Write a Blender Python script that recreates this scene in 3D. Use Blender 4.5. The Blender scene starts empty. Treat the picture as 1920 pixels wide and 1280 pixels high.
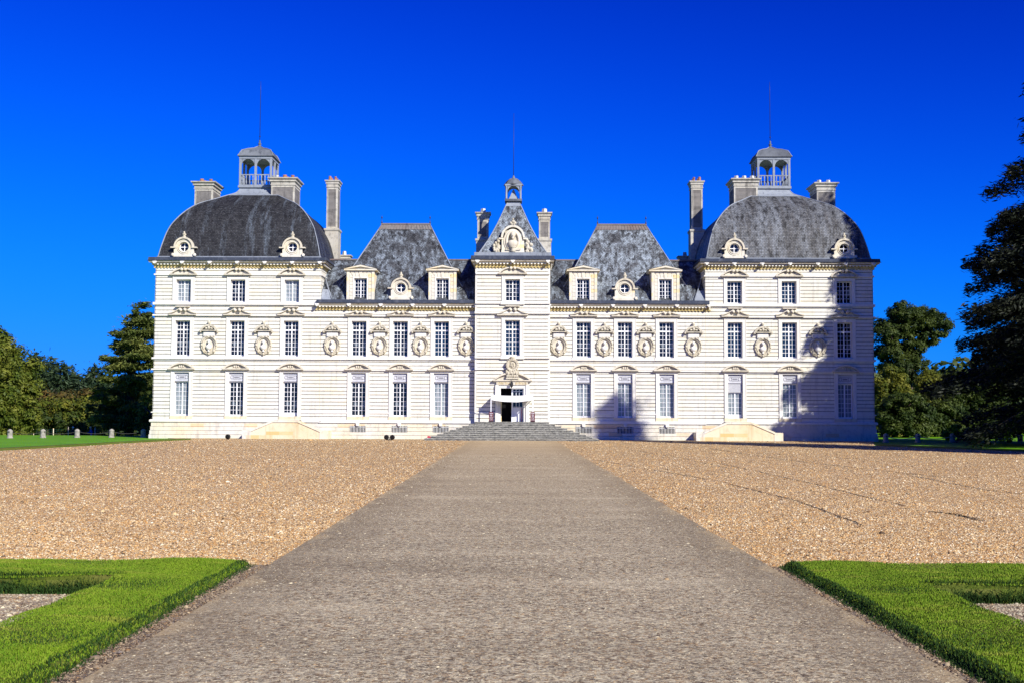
import bpy, bmesh, math, random
import numpy as np
from mathutils import Vector, Matrix

S = bpy.context.scene
COL = S.collection
R = math.radians
random.seed(7)
rng = np.random.default_rng(11)

# ------------------------------------------------------------------ camera
F = 2200.0                       # focal length in pixels of a 1920 wide frame
PITCH = math.atan(137.0 / F)
ROLL = R(0.25)
D = 96.0                         # metres from the eye to the facade
EYE = 2.0
CM = Matrix.Rotation(math.pi / 2 + PITCH, 3, 'X') @ Matrix.Rotation(ROLL, 3, 'Z')
cam = bpy.data.cameras.new('camera'); cam_o = bpy.data.objects.new('camera', cam); COL.objects.link(cam_o)
cam_o.matrix_world = Matrix.Translation((0, 0, EYE)) @ CM.to_4x4()
cam.sensor_width = 36; cam.lens = F / 1920 * 36; cam.clip_start = 0.1; cam.clip_end = 6000
S.camera = cam_o

# ------------------------------------------------------------------ light
SUND = Vector((0.78, -1.0, 0.80))              # towards the sun
w = bpy.data.worlds.new('World'); S.world = w; w.use_nodes = True
nt = w.node_tree; nt.nodes.clear()
sky = nt.nodes.new('ShaderNodeTexSky'); sky.sky_type = 'NISHITA'; sky.sun_disc = False
sky.sun_elevation = math.atan2(SUND.z, math.hypot(SUND.x, SUND.y))
sky.sun_rotation = math.atan2(SUND.x, SUND.y)
sky.altitude = 100; sky.air_density = 1.0; sky.dust_density = 0.0; sky.ozone_density = 6.0
bg = nt.nodes.new('ShaderNodeBackground'); bg.inputs['Strength'].default_value = 0.06
def vm(op, a, b):
    n = nt.nodes.new('ShaderNodeVectorMath'); n.operation = op
    nt.links.new(a, n.inputs[0])
    if isinstance(b, tuple): n.inputs[1].default_value = b
    else: nt.links.new(b, n.inputs[1])
    return n.outputs[0]
wo = nt.nodes.new('ShaderNodeOutputWorld')
# a polarised-looking, deep blue: steeper gradient than the plain sky, levelling off near the horizon
gm = nt.nodes.new('ShaderNodeGamma'); gm.inputs[1].default_value = 3.0
nt.links.new(sky.outputs[0], gm.inputs[0])
x_ = vm('MULTIPLY', gm.outputs[0], (0.002, 0.050, 0.152))
y_ = vm('DIVIDE', x_, vm('ADD', vm('MULTIPLY', x_, (1.0, 1 / 4.5, 1 / 18.0)), (1.0, 1.0, 1.0)))
nt.links.new(y_, bg.inputs['Color'])
nt.links.new(bg.outputs[0], wo.inputs[0])
sl = bpy.data.lights.new('sun', 'SUN'); sl.energy = 5.0; sl.angle = R(0.55); sl.color = (1.0, 0.955, 0.87)
so = bpy.data.objects.new('sun', sl); COL.objects.link(so)
so.rotation_euler = (-SUND).to_track_quat('-Z', 'Y').to_euler()
S.view_settings.view_transform = 'Standard'; S.view_settings.look = 'None'
S.view_settings.exposure = 0.42; S.view_settings.gamma = 1.0
S.cycles.max_bounces = 5; S.cycles.diffuse_bounces = 2; S.cycles.transparent_max_bounces = 6

# ------------------------------------------------------------------ measuring helpers
def ray(px, py): return CM @ Vector(((px - 960) / F, (640 - py) / F, -1.0))
def gp(px, py, z=0.0):
    """ground point seen at a pixel of the 1920 frame"""
    r = ray(px, py); t = (z - EYE) / r.z; return Vector((r.x * t, r.y * t, z))
def ap(px, py, Y):
    r = ray(px, py); t = Y / r.y; return Vector((r.x * t, Y, EYE + r.z * t))
def Z(y, dy=0.0): return EYE + (D + dy) * math.tan(PITCH + math.atan((640 - y) / F))
def ZL(y, dy=0.0): return Z(y + 2.3 - .0028 * (777 - y), dy)       # levels read on the left pavilion
def X(dx, y=700, dy=0.0):
    z = Z(y, dy); c = (D + dy) * math.cos(PITCH) + (z - EYE) * math.sin(PITCH); return dx / F * c

# ------------------------------------------------------------------ materials
def rgb(c): return (c[0], c[1], c[2], 1)
class N:
    def __init__(s, name):
        s.m = bpy.data.materials.new(name); s.m.use_nodes = True; s.t = s.m.node_tree
        s.t.nodes.clear(); s.o = s.t.nodes.new('ShaderNodeOutputMaterial')
        s.p = s.t.nodes.new('ShaderNodeBsdfPrincipled'); s.l(s.p.outputs[0], s.o.inputs[0])
    def l(s, a, b): s.t.links.new(a, b)
    def n(s, typ, **k):
        n = s.t.nodes.new('ShaderNode' + typ)
        for a, b in k.items(): setattr(n, a, b)
        return n
    def sv(s, sock, v):
        if hasattr(v, 'is_linked') or hasattr(v, 'links'): s.l(v, sock)
        else: sock.default_value = v
    def co(s, kind='Object', scale=(1, 1, 1), loc=(0, 0, 0)):
        tc = s.n('TexCoord'); mp = s.n('Mapping'); s.l(tc.outputs[kind], mp.inputs[0])
        mp.inputs['Scale'].default_value = scale; mp.inputs['Location'].default_value = loc
        return mp.outputs[0]
    def noise(s, vec, scale, detail=3, rough=.55, out='Fac'):
        n = s.n('TexNoise'); s.l(vec, n.inputs['Vector']); n.inputs['Scale'].default_value = scale
        n.inputs['Detail'].default_value = detail; n.inputs['Roughness'].default_value = rough
        return n.outputs[out]
    def vor(s, vec, scale, feature='F1', out='Color', rnd=1.0):
        n = s.n('TexVoronoi', feature=feature); s.l(vec, n.inputs['Vector']); n.inputs['Scale'].default_value = scale
        n.inputs['Randomness'].default_value = rnd
        return n.outputs[out]
    def ramp(s, fac, stops, interp='LINEAR'):
        n = s.n('ValToRGB'); n.color_ramp.interpolation = interp; e = n.color_ramp.elements
        while len(e) < len(stops): e.new(0.5)
        for i, (p, c) in enumerate(stops):
            e[i].position = p; e[i].color = rgb(c) if not isinstance(c, (int, float)) else (c, c, c, 1)
        s.l(fac, n.inputs[0]); return n.outputs[0]
    def mix(s, fac, a, b, mode='MIX'):
        n = s.n('Mix', data_type='RGBA', blend_type=mode)
        for k, v in (('Factor', fac), ('A', a), ('B', b)):
            if isinstance(v, tuple): v = rgb(v)
            if isinstance(v, (int, float, tuple)): n.inputs[k].default_value = v
            else: s.l(v, n.inputs[k])
        return n.outputs['Result']
    def math(s, op, a, b=None, c=None, clamp=False):
        n = s.n('Math', operation=op, use_clamp=clamp)
        for i, v in enumerate((a, b, c)):
            if v is None: continue
            if isinstance(v, (int, float)): n.inputs[i].default_value = v
            else: s.l(v, n.inputs[i])
        return n.outputs[0]
    def sep(s, vec):
        n = s.n('SeparateXYZ'); s.l(vec, n.inputs[0]); return n.outputs
    def bump(s, h, dist, strength=1.0):
        n = s.n('Bump'); n.inputs['Distance'].default_value = dist; n.inputs['Strength'].default_value = strength
        s.l(h, n.inputs['Height']); s.l(n.outputs[0], s.p.inputs['Normal'])
    def fin(s, col, rough=.8, spec=.3, metal=0.0):
        if isinstance(col, tuple): s.p.inputs['Base Color'].default_value = rgb(col)
        else: s.l(col, s.p.inputs['Base Color'])
        if isinstance(rough, (int, float)): s.p.inputs['Roughness'].default_value = rough
        else: s.l(rough, s.p.inputs['Roughness'])
        s.p.inputs['Specular IOR Level'].default_value = spec; s.p.inputs['Metallic'].default_value = metal
        return s.m

def m_stone(name, base, warm, dirt, dirt_amt=.35, block=True, blockcol=(.84, .74, .50), bamt=.11):
    n = N(name); v = n.co()
    c = n.mix(n.ramp(n.noise(v, .35, 4), [(.4, 0), (.7, 1)]), base, warm)
    c = n.mix(n.ramp(n.noise(v, 3.0, 5, .65), [(.5, 0), (.85, dirt_amt)]), c, dirt)
    if block:
        sx = n.sep(v)
        comb = n.n('CombineXYZ'); n.l(n.math('ADD', sx[0], sx[1]), comb.inputs[0]); n.l(sx[2], comb.inputs[1])
        b = n.n('TexBrick'); n.l(comb.outputs[0], b.inputs['Vector'])
        b.inputs['Scale'].default_value = 1.0; b.inputs['Brick Width'].default_value = 1.1; b.inputs['Row Height'].default_value = .30
        b.inputs['Mortar Size'].default_value = .006; b.inputs['Color1'].default_value = (0, 0, 0, 1); b.inputs['Color2'].default_value = (1, 1, 1, 1)
        b.inputs['Mortar'].default_value = (.3, .3, .3, 1); b.inputs['Bias'].default_value = 0
        c = n.mix(n.ramp(b.outputs['Color'], [(.80, 0), (.95, bamt * 4)]), c, blockcol)
        c = n.mix(n.ramp(b.outputs['Color'], [(.0, .10), (.6, 0)]), c, (.55, .52, .46))
    # rain streaks below ledges
    st = n.noise(n.co(scale=(2.2, 2.2, .18)), 1.6, 4)
    c = n.mix(n.ramp(st, [(.56, 0), (.8, dirt_amt)]), c, dirt)
    n.bump(n.noise(v, 14, 4), .01, .5)
    return n.fin(c, .85, .2)

def m_plain(name, col, rough=.6, spec=.4, metal=0.0, var=.15, sc=5):
    n = N(name); v = n.co()
    d = tuple(x * (1 - var) for x in col); b = tuple(min(1, x * (1 + var)) for x in col)
    c = n.mix(n.ramp(n.noise(v, sc, 4), [(.35, 0), (.65, 1)]), d, b)
    return n.fin(c, rough, spec, metal)

def m_slate(name, dark, mid, pale, pale_lo, pale_hi, streak, patch=.5, spots=(.13, .14, .15)):
    n = N(name); uv = n.co('UV')
    b = n.n('TexBrick'); n.l(uv, b.inputs['Vector']); b.inputs['Scale'].default_value = 1
    b.inputs['Brick Width'].default_value = .24; b.inputs['Row Height'].default_value = .14; b.inputs['Mortar Size'].default_value = .010
    b.inputs['Color1'].default_value = (0, 0, 0, 1); b.inputs['Color2'].default_value = (1, 1, 1, 1); b.inputs['Mortar'].default_value = (0, 0, 0, 1)
    c = n.mix(b.outputs['Color'], dark, mid)
    s1 = n.noise(n.co('UV', (1, .10, 1)), 1.1, 6, .7)                 # long streaks
    v2 = n.co('UV', (1, .55, 1)); s2 = n.noise(v2, 1.7, 9, .85)        # mottled lichen and lime
    f = n.ramp(n.math('ADD', n.math('MULTIPLY', s1, streak), n.math('MULTIPLY', s2, patch)), [(pale_lo, 0), (pale_hi, 1)])
    f = n.math('MULTIPLY', f, n.math('ADD', n.math('MULTIPLY', b.outputs['Color'], .45), .55))
    c = n.mix(f, c, pale)
    sp = n.noise(n.co('UV'), 6, 8, .85)
    c = n.mix(n.ramp(sp, [(.54, 0), (.62, .85)]), c, spots)
    c = n.mix(n.ramp(n.noise(n.co('UV', (1, .4, 1), (7, 3, 0)), 2.1, 9, .85), [(.505, 0), (.57, .92)]), c, (.008, .008, .010))
    c = n.mix(n.math('MULTIPLY', b.outputs['Fac'], .6), c, (.008, .008, .009))
    h = n.math('SUBTRACT', n.math('MULTIPLY', b.outputs['Color'], .5), b.outputs['Fac'])
    n.bump(h, .03, .8)
    return n.fin(c, .62, .35)

M = {}
M['wall'] = m_stone('ashlar_stone', (.76, .745, .67), (.74, .705, .58), (.36, .34, .29), .62)
M['trim'] = m_stone('trim_stone', (.79, .775, .71), (.75, .71, .61), (.42, .39, .32), .35, block=False)
M['carved'] = m_stone('carved_stone', (.62, .58, .47), (.48, .42, .29), (.16, .14, .10), .85, block=False)
M['ped'] = m_stone('pediment_stone', (.66, .61, .50), (.60, .53, .38), (.20, .18, .14), .7, block=False)
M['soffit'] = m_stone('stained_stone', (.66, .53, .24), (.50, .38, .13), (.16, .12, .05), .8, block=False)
M['plinth'] = m_stone('plinth_stone', (.72, .69, .60), (.76, .66, .46), (.34, .31, .26), .7, blockcol=(.74, .52, .28), bamt=.2)
M['gold'] = m_stone('ochre_stone', (.74, .68, .50), (.70, .58, .36), (.40, .30, .14), .6, blockcol=(.62, .42, .14), bamt=.22)
M['chim'] = m_stone('chimney_stone', (.54, .52, .45), (.46, .42, .33), (.07, .065, .06), .9, blockcol=(.4, .38, .34))
M['chimpanel'] = m_stone('weathered_panel', (.17, .16, .15), (.24, .22, .20), (.05, .05, .05), .9, block=True, blockcol=(.12, .11, .1))
M['dormer'] = m_stone('dormer_stone', (.72, .69, .60), (.72, .64, .46), (.26, .23, .17), .6, blockcol=(.80, .62, .30), bamt=.2)
M['bollard'] = m_plain('weathered_bollard', (.30, .28, .24), .9, .2, var=.3)
M['joint'] = m_plain('dirty_shaded_joint', (.20, .185, .15), .9, .1)  # joint grime, darkened further to paint in the shade of the open joints
M['stepnose'] = m_plain('pale_step_edge', (.40, .39, .34), .85, .2, var=.45, sc=6)  # pale colour stands in for sun on the treads above darker risers
M['rutshade'] = m_plain('shaded_rut_gravel', (.10, .075, .05), .9, .1, var=.5, sc=30)  # dark tone stands in for shadow in the wheel ruts
M['panelline'] = m_plain('panel_moulding_grey', (.26, .26, .29), .6, .3, var=.05)
M['panel'] = m_plain('painted_panel', (.56, .57, .60), .6, .3, var=.05)
M['white'] = m_plain('white_paint', (.84, .85, .86), .5, .4, var=.03)
M['lead'] = m_stone('lead_sheet', (.10, .11, .13), (.20, .22, .24), (.035, .04, .05), .8, block=False)
M['leadl'] = m_stone('pale_lead', (.30, .33, .37), (.22, .25, .29), (.09, .10, .12), .8, block=False)
M['gutter'] = m_stone('gutter_slate', (.035, .045, .07), (.06, .07, .10), (.18, .19, .22), .5, block=False)
M['rust'] = m_stone('ridge_zinc', (.20, .18, .17), (.17, .11, .09), (.06, .06, .07), .9, block=False)
M['iron'] = m_plain('black_iron', (.02, .02, .022), .5, .5)
M['terra'] = m_plain('terracotta', (.34, .16, .09), .8, .2)
M['whitepot'] = m_plain('pale_pot', (.62, .62, .58), .8, .2)
M['red'] = m_plain('maroon_board', (.10, .012, .02), .5, .4)
M['crimson'] = m_plain('crimson_plastic', (.50, .02, .05), .45, .5)
M['fabric'] = m_plain('white_canvas', (.86, .86, .84), .8, .1, var=.02)
M['dark'] = m_plain('dark_interior', (.006, .006, .007), .9, .1)
M['dome'] = m_slate('dome_slate', (.014, .015, .018), (.040, .040, .044), (.17, .21, .26), .53, .66, .80, .22)
M['dome2'] = m_slate('dome_slate_pale', (.040, .042, .047), (.12, .12, .125), (.26, .29, .33), .46, .62, .72, .30, (.26, .25, .22))
M['slate'] = m_slate('wing_slate', (.035, .038, .043), (.085, .09, .10), (.32, .38, .44), .49, .58, .25, .78)
M['slate2'] = m_slate('wing_slate_pale', (.045, .048, .053), (.11, .115, .125), (.40, .47, .53), .47, .56, .25, .78)

def m_glass(name, base, rough=.04):
    n = N(name); v = n.co()
    c = n.mix(n.ramp(n.noise(v, 1.3, 3), [(.4, 0), (.65, 1)]), base, tuple(x * .55 for x in base))
    n.bump(n.noise(v, 2.0, 2), .01, .25)
    return n.fin(c, rough, .5)
M['glass'] = m_glass('window_glass', (.008, .009, .012))
M['glasssky'] = m_glass('window_glass_sky', (.012, .03, .06))  # blue base colour paints the sky reflected in some panes
def m_curtain():
    n = N('curtained_glass'); v = n.co(scale=(1, 1, .15))
    c = n.mix(n.ramp(n.noise(v, 5, 4), [(.35, 0), (.6, 1)]), (.13, .16, .18), (.30, .34, .35))
    return n.fin(c, .08, .5)
M['curtain'] = m_curtain()
def m_half():
    n = N('half_curtained_glass'); v = n.co()
    z = n.noise(v, .9, 1)
    c = n.mix(n.ramp(z, [(.50, 0), (.54, 1)]), (.01, .012, .016), (.13, .16, .18))
    return n.fin(c, .06, .5)
M['half'] = m_half()

def m_steps():
    n = N('worn_step_stone'); v = n.co()
    c = n.mix(n.ramp(n.noise(v, 2.5, 6, .7), [(.35, 0), (.65, 1)]), (.06, .062, .058), (.24, .235, .21))
    c = n.mix(n.ramp(n.noise(v, 9, 5, .7), [(.5, 0), (.7, .8)]), c, (.40, .39, .33))
    n.bump(n.noise(v, 12, 4), .02, .6)
    return n.fin(c, .85, .2)
M['steps'] = m_steps()

def m_gravel(name, stops, scale, mean_tint=(1, 1, 1), ruts=False, bumpd=.012, gap=.45, dull=None):
    n = N(name); v = n.co()
    col = n.vor(v, scale); dist = n.vor(v, scale, out='Distance')
    f = n.sep(col)[0]
    c = n.ramp(f, stops, 'CONSTANT')
    # second, coarser set of stones so the speckle survives at a distance
    col2 = n.vor(v, scale * .31); f2 = n.sep(col2)[1]
    c = n.mix(.38, c, n.ramp(f2, stops, 'CONSTANT'))
    col3 = n.vor(v, scale * .11); f3 = n.sep(col3)[1]
    c = n.mix(n.math('MULTIPLY', n.ramp(n.sep(v)[1], [(0, 0), (1, 1)]), .16), c, n.ramp(f3, stops, 'CONSTANT'))
    c = n.mix(n.ramp(dist, [(.45, 0), (.95, gap)]), c, (.06, .045, .03))
    big = n.noise(v, .25, 5, .6)
    c = n.mix(n.ramp(big, [(.3, .22), (.7, 0)]), c, (.20, .14, .09))
    c = n.mix(1.0, c, mean_tint, 'MULTIPLY')
    h = n.math('SUBTRACT', 1.0, dist)
    if ruts:
        xyz = n.sep(v); wob = n.math('MULTIPLY', n.math('SUBTRACT', n.noise(n.co(scale=(.2, .2, .2)), 1, 3), .5), .5)
        brk = n.ramp(n.noise(v, .55, 4, .7), [(.44, 0), (.55, 1)])
        tot = None
        for (a, b, cc, wd) in RUTS:
            yy = n.math('MULTIPLY', xyz[1], 1.0)
            line = n.math('ADD', n.math('ADD', n.math('MULTIPLY', yy, b), a), n.math('MULTIPLY', n.math('MULTIPLY', yy, yy), cc))
            dd = n.math('ABSOLUTE', n.math('ADD', n.math('SUBTRACT', xyz[0], line), wob))
            mk = n.math('SUBTRACT', 1.0, n.math('DIVIDE', dd, wd), clamp=True)
            tot = mk if tot is None else n.math('MAXIMUM', tot, mk)
        tot = n.math('MULTIPLY', tot, brk)
        c = n.mix(n.math('MULTIPLY', n.math('MULTIPLY', tot, 1.6, clamp=True), .75), c, (.05, .04, .035))
        h = n.math('SUBTRACT', h, n.math('MULTIPLY', tot, 2.0))
    n.bump(h, bumpd, 1.0)
    return n.fin(c, .8, .25)
def quad_fit(pts):
    P = [gp(*p) for p in pts]; co = np.polyfit([p.y for p in P], [p.x for p in P], 2); return co[2], co[1], co[0]
RUTS = [([(1120, 862), (1350, 902), (1500, 940), (1620, 985)], .07), ([(1350, 868), (1520, 905), (1620, 930), (1700, 948)], .06), ([(1330, 840), (1480, 862), (1640, 880), (1780, 895)], .10),
        ([(1700, 888), (1780, 905), (1850, 918), (1920, 925)], .08), ([(1400, 848), (1560, 856), (1700, 866)], .07), ([(1745, 958), (1790, 963), (1838, 975)], .16), ([(1180, 842), (1280, 858), (1380, 880)], .05)]
GR = [(0, (.10, .075, .055)), (.09, (.34, .20, .10)), (.22, (.56, .34, .15)), (.42, (.68, .47, .25)), (.62, (.76, .62, .42)), (.78, (.86, .80, .68)), (.90, (.42, .34, .28)), (.96, (.92, .90, .86))]
M['gravel'] = m_gravel('tan_gravel', GR, 30, (.90, .81, .64), ruts=False, bumpd=.022, gap=.75)
PR = [(0, (.10, .08, .07)), (.12, (.26, .20, .16)), (.26, (.38, .34, .31)), (.55, (.44, .41, .38)), (.78, (.36, .26, .18)), (.88, (.52, .48, .43)), (.96, (.70, .64, .55))]
def m_path():
    n = N('worn_path'); v = n.co()
    f = n.sep(n.vor(v, 30))[0]; dist = n.vor(v, 30, out='Distance')
    c = n.ramp(f, PR, 'CONSTANT')
    f2 = n.sep(n.vor(n.co(scale=(1, .9, 1)), 24))[1]
    c = n.mix(.5, c, n.ramp(f2, PR, 'CONSTANT'))
    f3 = n.noise(n.co(scale=(.8, 1, 1)), 26, 4, .85); c = n.mix(n.ramp(f3, [(.50, 0), (.60, .8)]), c, (.05, .035, .03)); f4 = n.noise(n.co(scale=(.8, 1, 1), loc=(3, 1, 0)), 14, 6, .95); c = n.mix(n.ramp(f4, [(.52, 0), (.60, .85)]), c, (.04, .03, .025)); c = n.mix(n.ramp(f4, [(.36, .7), (.44, 0)]), c, (.55, .50, .44))
    band = n.noise(n.co(scale=(.35, 1.0, 1)), .55, 6, .65)          # old cross bands of wear
    c = n.mix(n.ramp(band, [(.30, .45), (.48, 0)]), c, (.12, .10, .085))
    c = n.mix(n.ramp(band, [(.54, 0), (.75, .40)]), c, (.60, .55, .50))
    x = n.sep(v)[0]; y = n.sep(v)[1]
    edge = n.ramp(n.math('ABSOLUTE', n.math('SUBTRACT', x, .1)), [(.0, 0), (1, 1)])
    e = n.math('DIVIDE', n.math('ABSOLUTE', n.math('SUBTRACT', x, .12)), 3.35)
    e = n.math('ADD', e, n.math('MULTIPLY', n.math('SUBTRACT', n.noise(v, .8, 4), .5), .5))
    c = n.mix(n.ramp(e, [(.62, 0), (.92, .50)]), c, (.15, .12, .095))
    c = n.mix(n.ramp(e, [(.95, 0), (1.2, .35)]), c, (.45, .36, .26))
    far = n.math('DIVIDE', y, 90.0)
    c = n.mix(n.ramp(far, [(.2, 0), (.9, .35)]), c, (.50, .36, .25)); c = n.mix(1.0, c, (1.27, 1.20, .88), 'MULTIPLY')
    n.bump(n.math('ADD', n.math('SUBTRACT', 1.0, dist), n.math('MULTIPLY', n.noise(v, 45, 4, .8), .9)), .007, 1.0)
    return n.fin(c, .85, .2)
M['path'] = m_path()
M['bed'] = m_gravel('grey_gravel', [(0, (.08, .07, .07)), (.2, (.30, .24, .20)), (.45, (.44, .40, .38)), (.75, (.56, .52, .50)), (.93, (.50, .28, .14))], 30, (.95, .86, .62))
M['verge'] = m_gravel('stony_soil', [(0, (.04, .03, .02)), (.3, (.12, .08, .05)), (.5, (.22, .16, .11)), (.75, (.45, .36, .26)), (.9, (.60, .52, .42))], 26, (.9, .9, .9), gap=.8)

def m_grass(name, a, b, c3, sc=.8):
    n = N(name); v = n.co()
    c = n.mix(n.ramp(n.noise(v, sc, 5, .65), [(.38, 0), (.62, 1)]), a, b)
    c = n.mix(n.ramp(n.noise(n.co(scale=(.35, 1, 1)), sc * 2.3, 4, .6), [(.55, 0), (.72, .7)]), c, c3)
    g = n.n('NewGeometry'); c = n.mix(n.math('MULTIPLY', g.outputs['Random Per Island'], .5), c, c3)
    n.bump(n.noise(v, 40, 4), .02, .8)
    return n.fin(c, .7, .15)
M['turf'] = m_grass('turf', (.06, .10, .006), (.09, .12, .010), (.14, .13, .03), 1.2)
M['lawn'] = m_grass('lawn', (.07, .24, .002), (.11, .33, .004), (.18, .30, .010), .3)
M['blade'] = m_grass('grass_blade', (.075, .19, .003), (.13, .26, .005), (.32, .33, .05), 1.8)
M['bladedark'] = m_grass('rough_grass_blade', (.012, .045, .006), (.02, .06, .008), (.06, .10, .02), 1.0)

def m_leaf(name, dark, mid, light, sc=.6, trans=.3):
    n = N(name); v = n.co()
    g = n.n('NewGeometry'); r = g.outputs['Random Per Island']
    c = n.mix(r, dark, mid)
    c = n.mix(n.ramp(n.noise(v, sc, 4, .6), [(.42, 0), (.66, .9)]), c, light)
    n.l(c, n.p.inputs['Base Color']); n.p.inputs['Roughness'].default_value = .6; n.p.inputs['Specular IOR Level'].default_value = .25
    t = n.n('BsdfTranslucent'); n.l(c, t.inputs[0]); ms = n.n('MixShader'); ms.inputs[0].default_value = trans
    n.l(n.p.outputs[0], ms.inputs[1]); n.l(t.outputs[0], ms.inputs[2]); n.l(ms.outputs[0], n.o.inputs[0])
    return n.m
M['leaf_oak'] = m_leaf('broad_leaf', (.035, .065, .006), (.11, .15, .014), (.22, .23, .03))
M['leaf_autumn'] = m_leaf('autumn_leaf', (.035, .04, .010), (.10, .085, .018), (.20, .12, .025))
M['leaf_dark'] = m_leaf('dark_leaf', (.014, .030, .006), (.04, .07, .010), (.10, .13, .02))
M['leaf_gold'] = m_leaf('yellowing_leaf', (.03, .055, .006), (.10, .13, .012), (.28, .26, .03))
M['needle'] = m_leaf('cedar_needle', (.05, .08, .015), (.12, .16, .035), (.24, .26, .06), .5, .3)
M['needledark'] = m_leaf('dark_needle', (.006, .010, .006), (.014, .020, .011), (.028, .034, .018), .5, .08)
M['spruce'] = m_leaf('spruce_needle', (.015, .035, .016), (.035, .065, .028), (.06, .09, .035), .5, .1)
M['bright'] = m_leaf('bright_leaf', (.04, .12, .01), (.10, .24, .015), (.25, .35, .03), 1.5, .4)
M['bark'] = m_plain('bark', (.07, .055, .042), .9, .1, var=.4, sc=3)

# ------------------------------------------------------------------ mesh helpers
class MB:
    def __init__(s): s.v = []; s.f = []; s.uv = []; s.mi = []; s.cur = 0; s.smooth = []
    def vert(s, p): s.v.append((p[0], p[1], p[2])); return len(s.v) - 1
    def face(s, pts, uv=None, sm=False):
        i = [s.vert(p) for p in pts]; s.f.append(i); s.uv.append(uv); s.mi.append(s.cur); s.smooth.append(sm)
    def fi(s, idx, sm=False): s.f.append(list(idx)); s.uv.append(None); s.mi.append(s.cur); s.smooth.append(sm)
    def box(s, x0, x1, y0, y1, z0, z1):
        if x0 > x1: x0, x1 = x1, x0
        b = len(s.v)
        s.v += [(x0, y0, z0), (x1, y0, z0), (x1, y1, z0), (x0, y1, z0), (x0, y0, z1), (x1, y0, z1), (x1, y1, z1), (x0, y1, z1)]
        for q in ((0, 1, 5, 4), (1, 2, 6, 5), (2, 3, 7, 6), (3, 0, 4, 7), (4, 5, 6, 7), (3, 2, 1, 0)): s.fi([b + k for k in q])
        return s
    def prism(s, pts, y0, y1, sm=False):
        """polygon (x,z), counter-clockwise seen from -y, extruded from y0 (front) to y1"""
        n = len(pts); b = len(s.v)
        s.v += [(p[0], y0, p[1]) for p in pts] + [(p[0], y1, p[1]) for p in pts]
        s.fi(range(b, b + n)); s.fi(range(b + 2 * n - 1, b + n - 1, -1))
        for i in range(n):
            j = (i + 1) % n; s.fi((b + i, b + n + i, b + n + j, b + j), sm)
        return s
    def lathe(s, prof, c=(0, 0, 0), n=16, sx=1, sy=1, sm=True, axis='z'):
        """profile (r,z)"""
        b = len(s.v)
        for (r, z) in prof:
            for k in range(n):
                a = 2 * math.pi * k / n; x = r * math.cos(a) * sx; y = r * math.sin(a) * sy
                s.v.append((c[0] + x, c[1] + y, c[2] + z) if axis == 'z' else (c[0] + x, c[1] - z, c[2] + y))
        for i in range(len(prof) - 1):
            for k in range(n):
                k2 = (k + 1) % n; s.fi((b + i * n + k, b + i * n + k2, b + (i + 1) * n + k2, b + (i + 1) * n + k), sm)
        s.fi([b + k for k in range(n - 1, -1, -1)]); e = b + (len(prof) - 1) * n; s.fi([e + k for k in range(n)])
        return s
    def tube(s, path, rad, n=8):
        b = len(s.v); m = len(path)
        for i, p in enumerate(path):
            p = Vector(p); d = (Vector(path[min(i + 1, m - 1)]) - Vector(path[max(i - 1, 0)])).normalized()
            u = d.cross(Vector((0, 0, 1)) if abs(d.z) < .9 else Vector((1, 0, 0))).normalized(); w_ = d.cross(u)
            r = rad[i] if isinstance(rad, (list, tuple)) else rad
            for k in range(n):
                a = 2 * math.pi * k / n; q = p + (u * math.cos(a) + w_ * math.sin(a)) * r; s.v.append(tuple(q))
        for i in range(m - 1):
            for k in range(n):
                k2 = (k + 1) % n; s.fi((b + i * n + k, b + (i + 1) * n + k, b + (i + 1) * n + k2, b + i * n + k2), True)
        s.fi([b + k for k in range(n)]); s.fi([b + (m - 1) * n + k for k in range(n - 1, -1, -1)])
        return s
    def ring(s, x0, x1, y0, y1, prof, close=True):
        """profile (out,z) swept round a rectangle"""
        b = len(s.v); m = len(prof)
        for (o, z) in prof: s.v += [(x0 - o, y0 - o, z), (x1 + o, y0 - o, z), (x1 + o, y1 + o, z), (x0 - o, y1 + o, z)]
        for i in range(m - 1 + (1 if close else 0)):
            j = (i + 1) % m
            for k in range(4):
                k2 = (k + 1) % 4; s.fi((b + i * 4 + k, b + i * 4 + k2, b + j * 4 + k2, b + j * 4 + k))
        return s
    def ell(s, c, r, seg=10, rings=7):
        b = len(s.v)
        for i in range(rings + 1):
            t = math.pi * i / rings
            for k in range(seg):
                a = 2 * math.pi * k / seg
                s.v.append((c[0] + r[0] * math.sin(t) * math.cos(a), c[1] + r[1] * math.sin(t) * math.sin(a), c[2] + r[2] * math.cos(t)))
        for i in range(rings):
            for k in range(seg):
                k2 = (k + 1) % seg; s.fi((b + i * seg + k, b + (i + 1) * seg + k, b + (i + 1) * seg + k2, b + i * seg + k2), True)
        return s
    def torus(s, c, rx, rz, r, n=28, k=6, y=0):
        """oval ring lying in the xz plane"""
        b = len(s.v)
        for i in range(n):
            a = 2 * math.pi * i / n
            for j in range(k):
                t = 2 * math.pi * j / k; q = r * math.cos(t)
                s.v.append((c[0] + (rx + q) * math.cos(a), c[1] + r * math.sin(t), c[2] + (rz + q) * math.sin(a)))
        for i in range(n):
            for j in range(k):
                i2 = (i + 1) % n; j2 = (j + 1) % k; s.fi((b + i * k + j, b + i2 * k + j, b + i2 * k + j2, b + i * k + j2), True)
        return s

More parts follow.
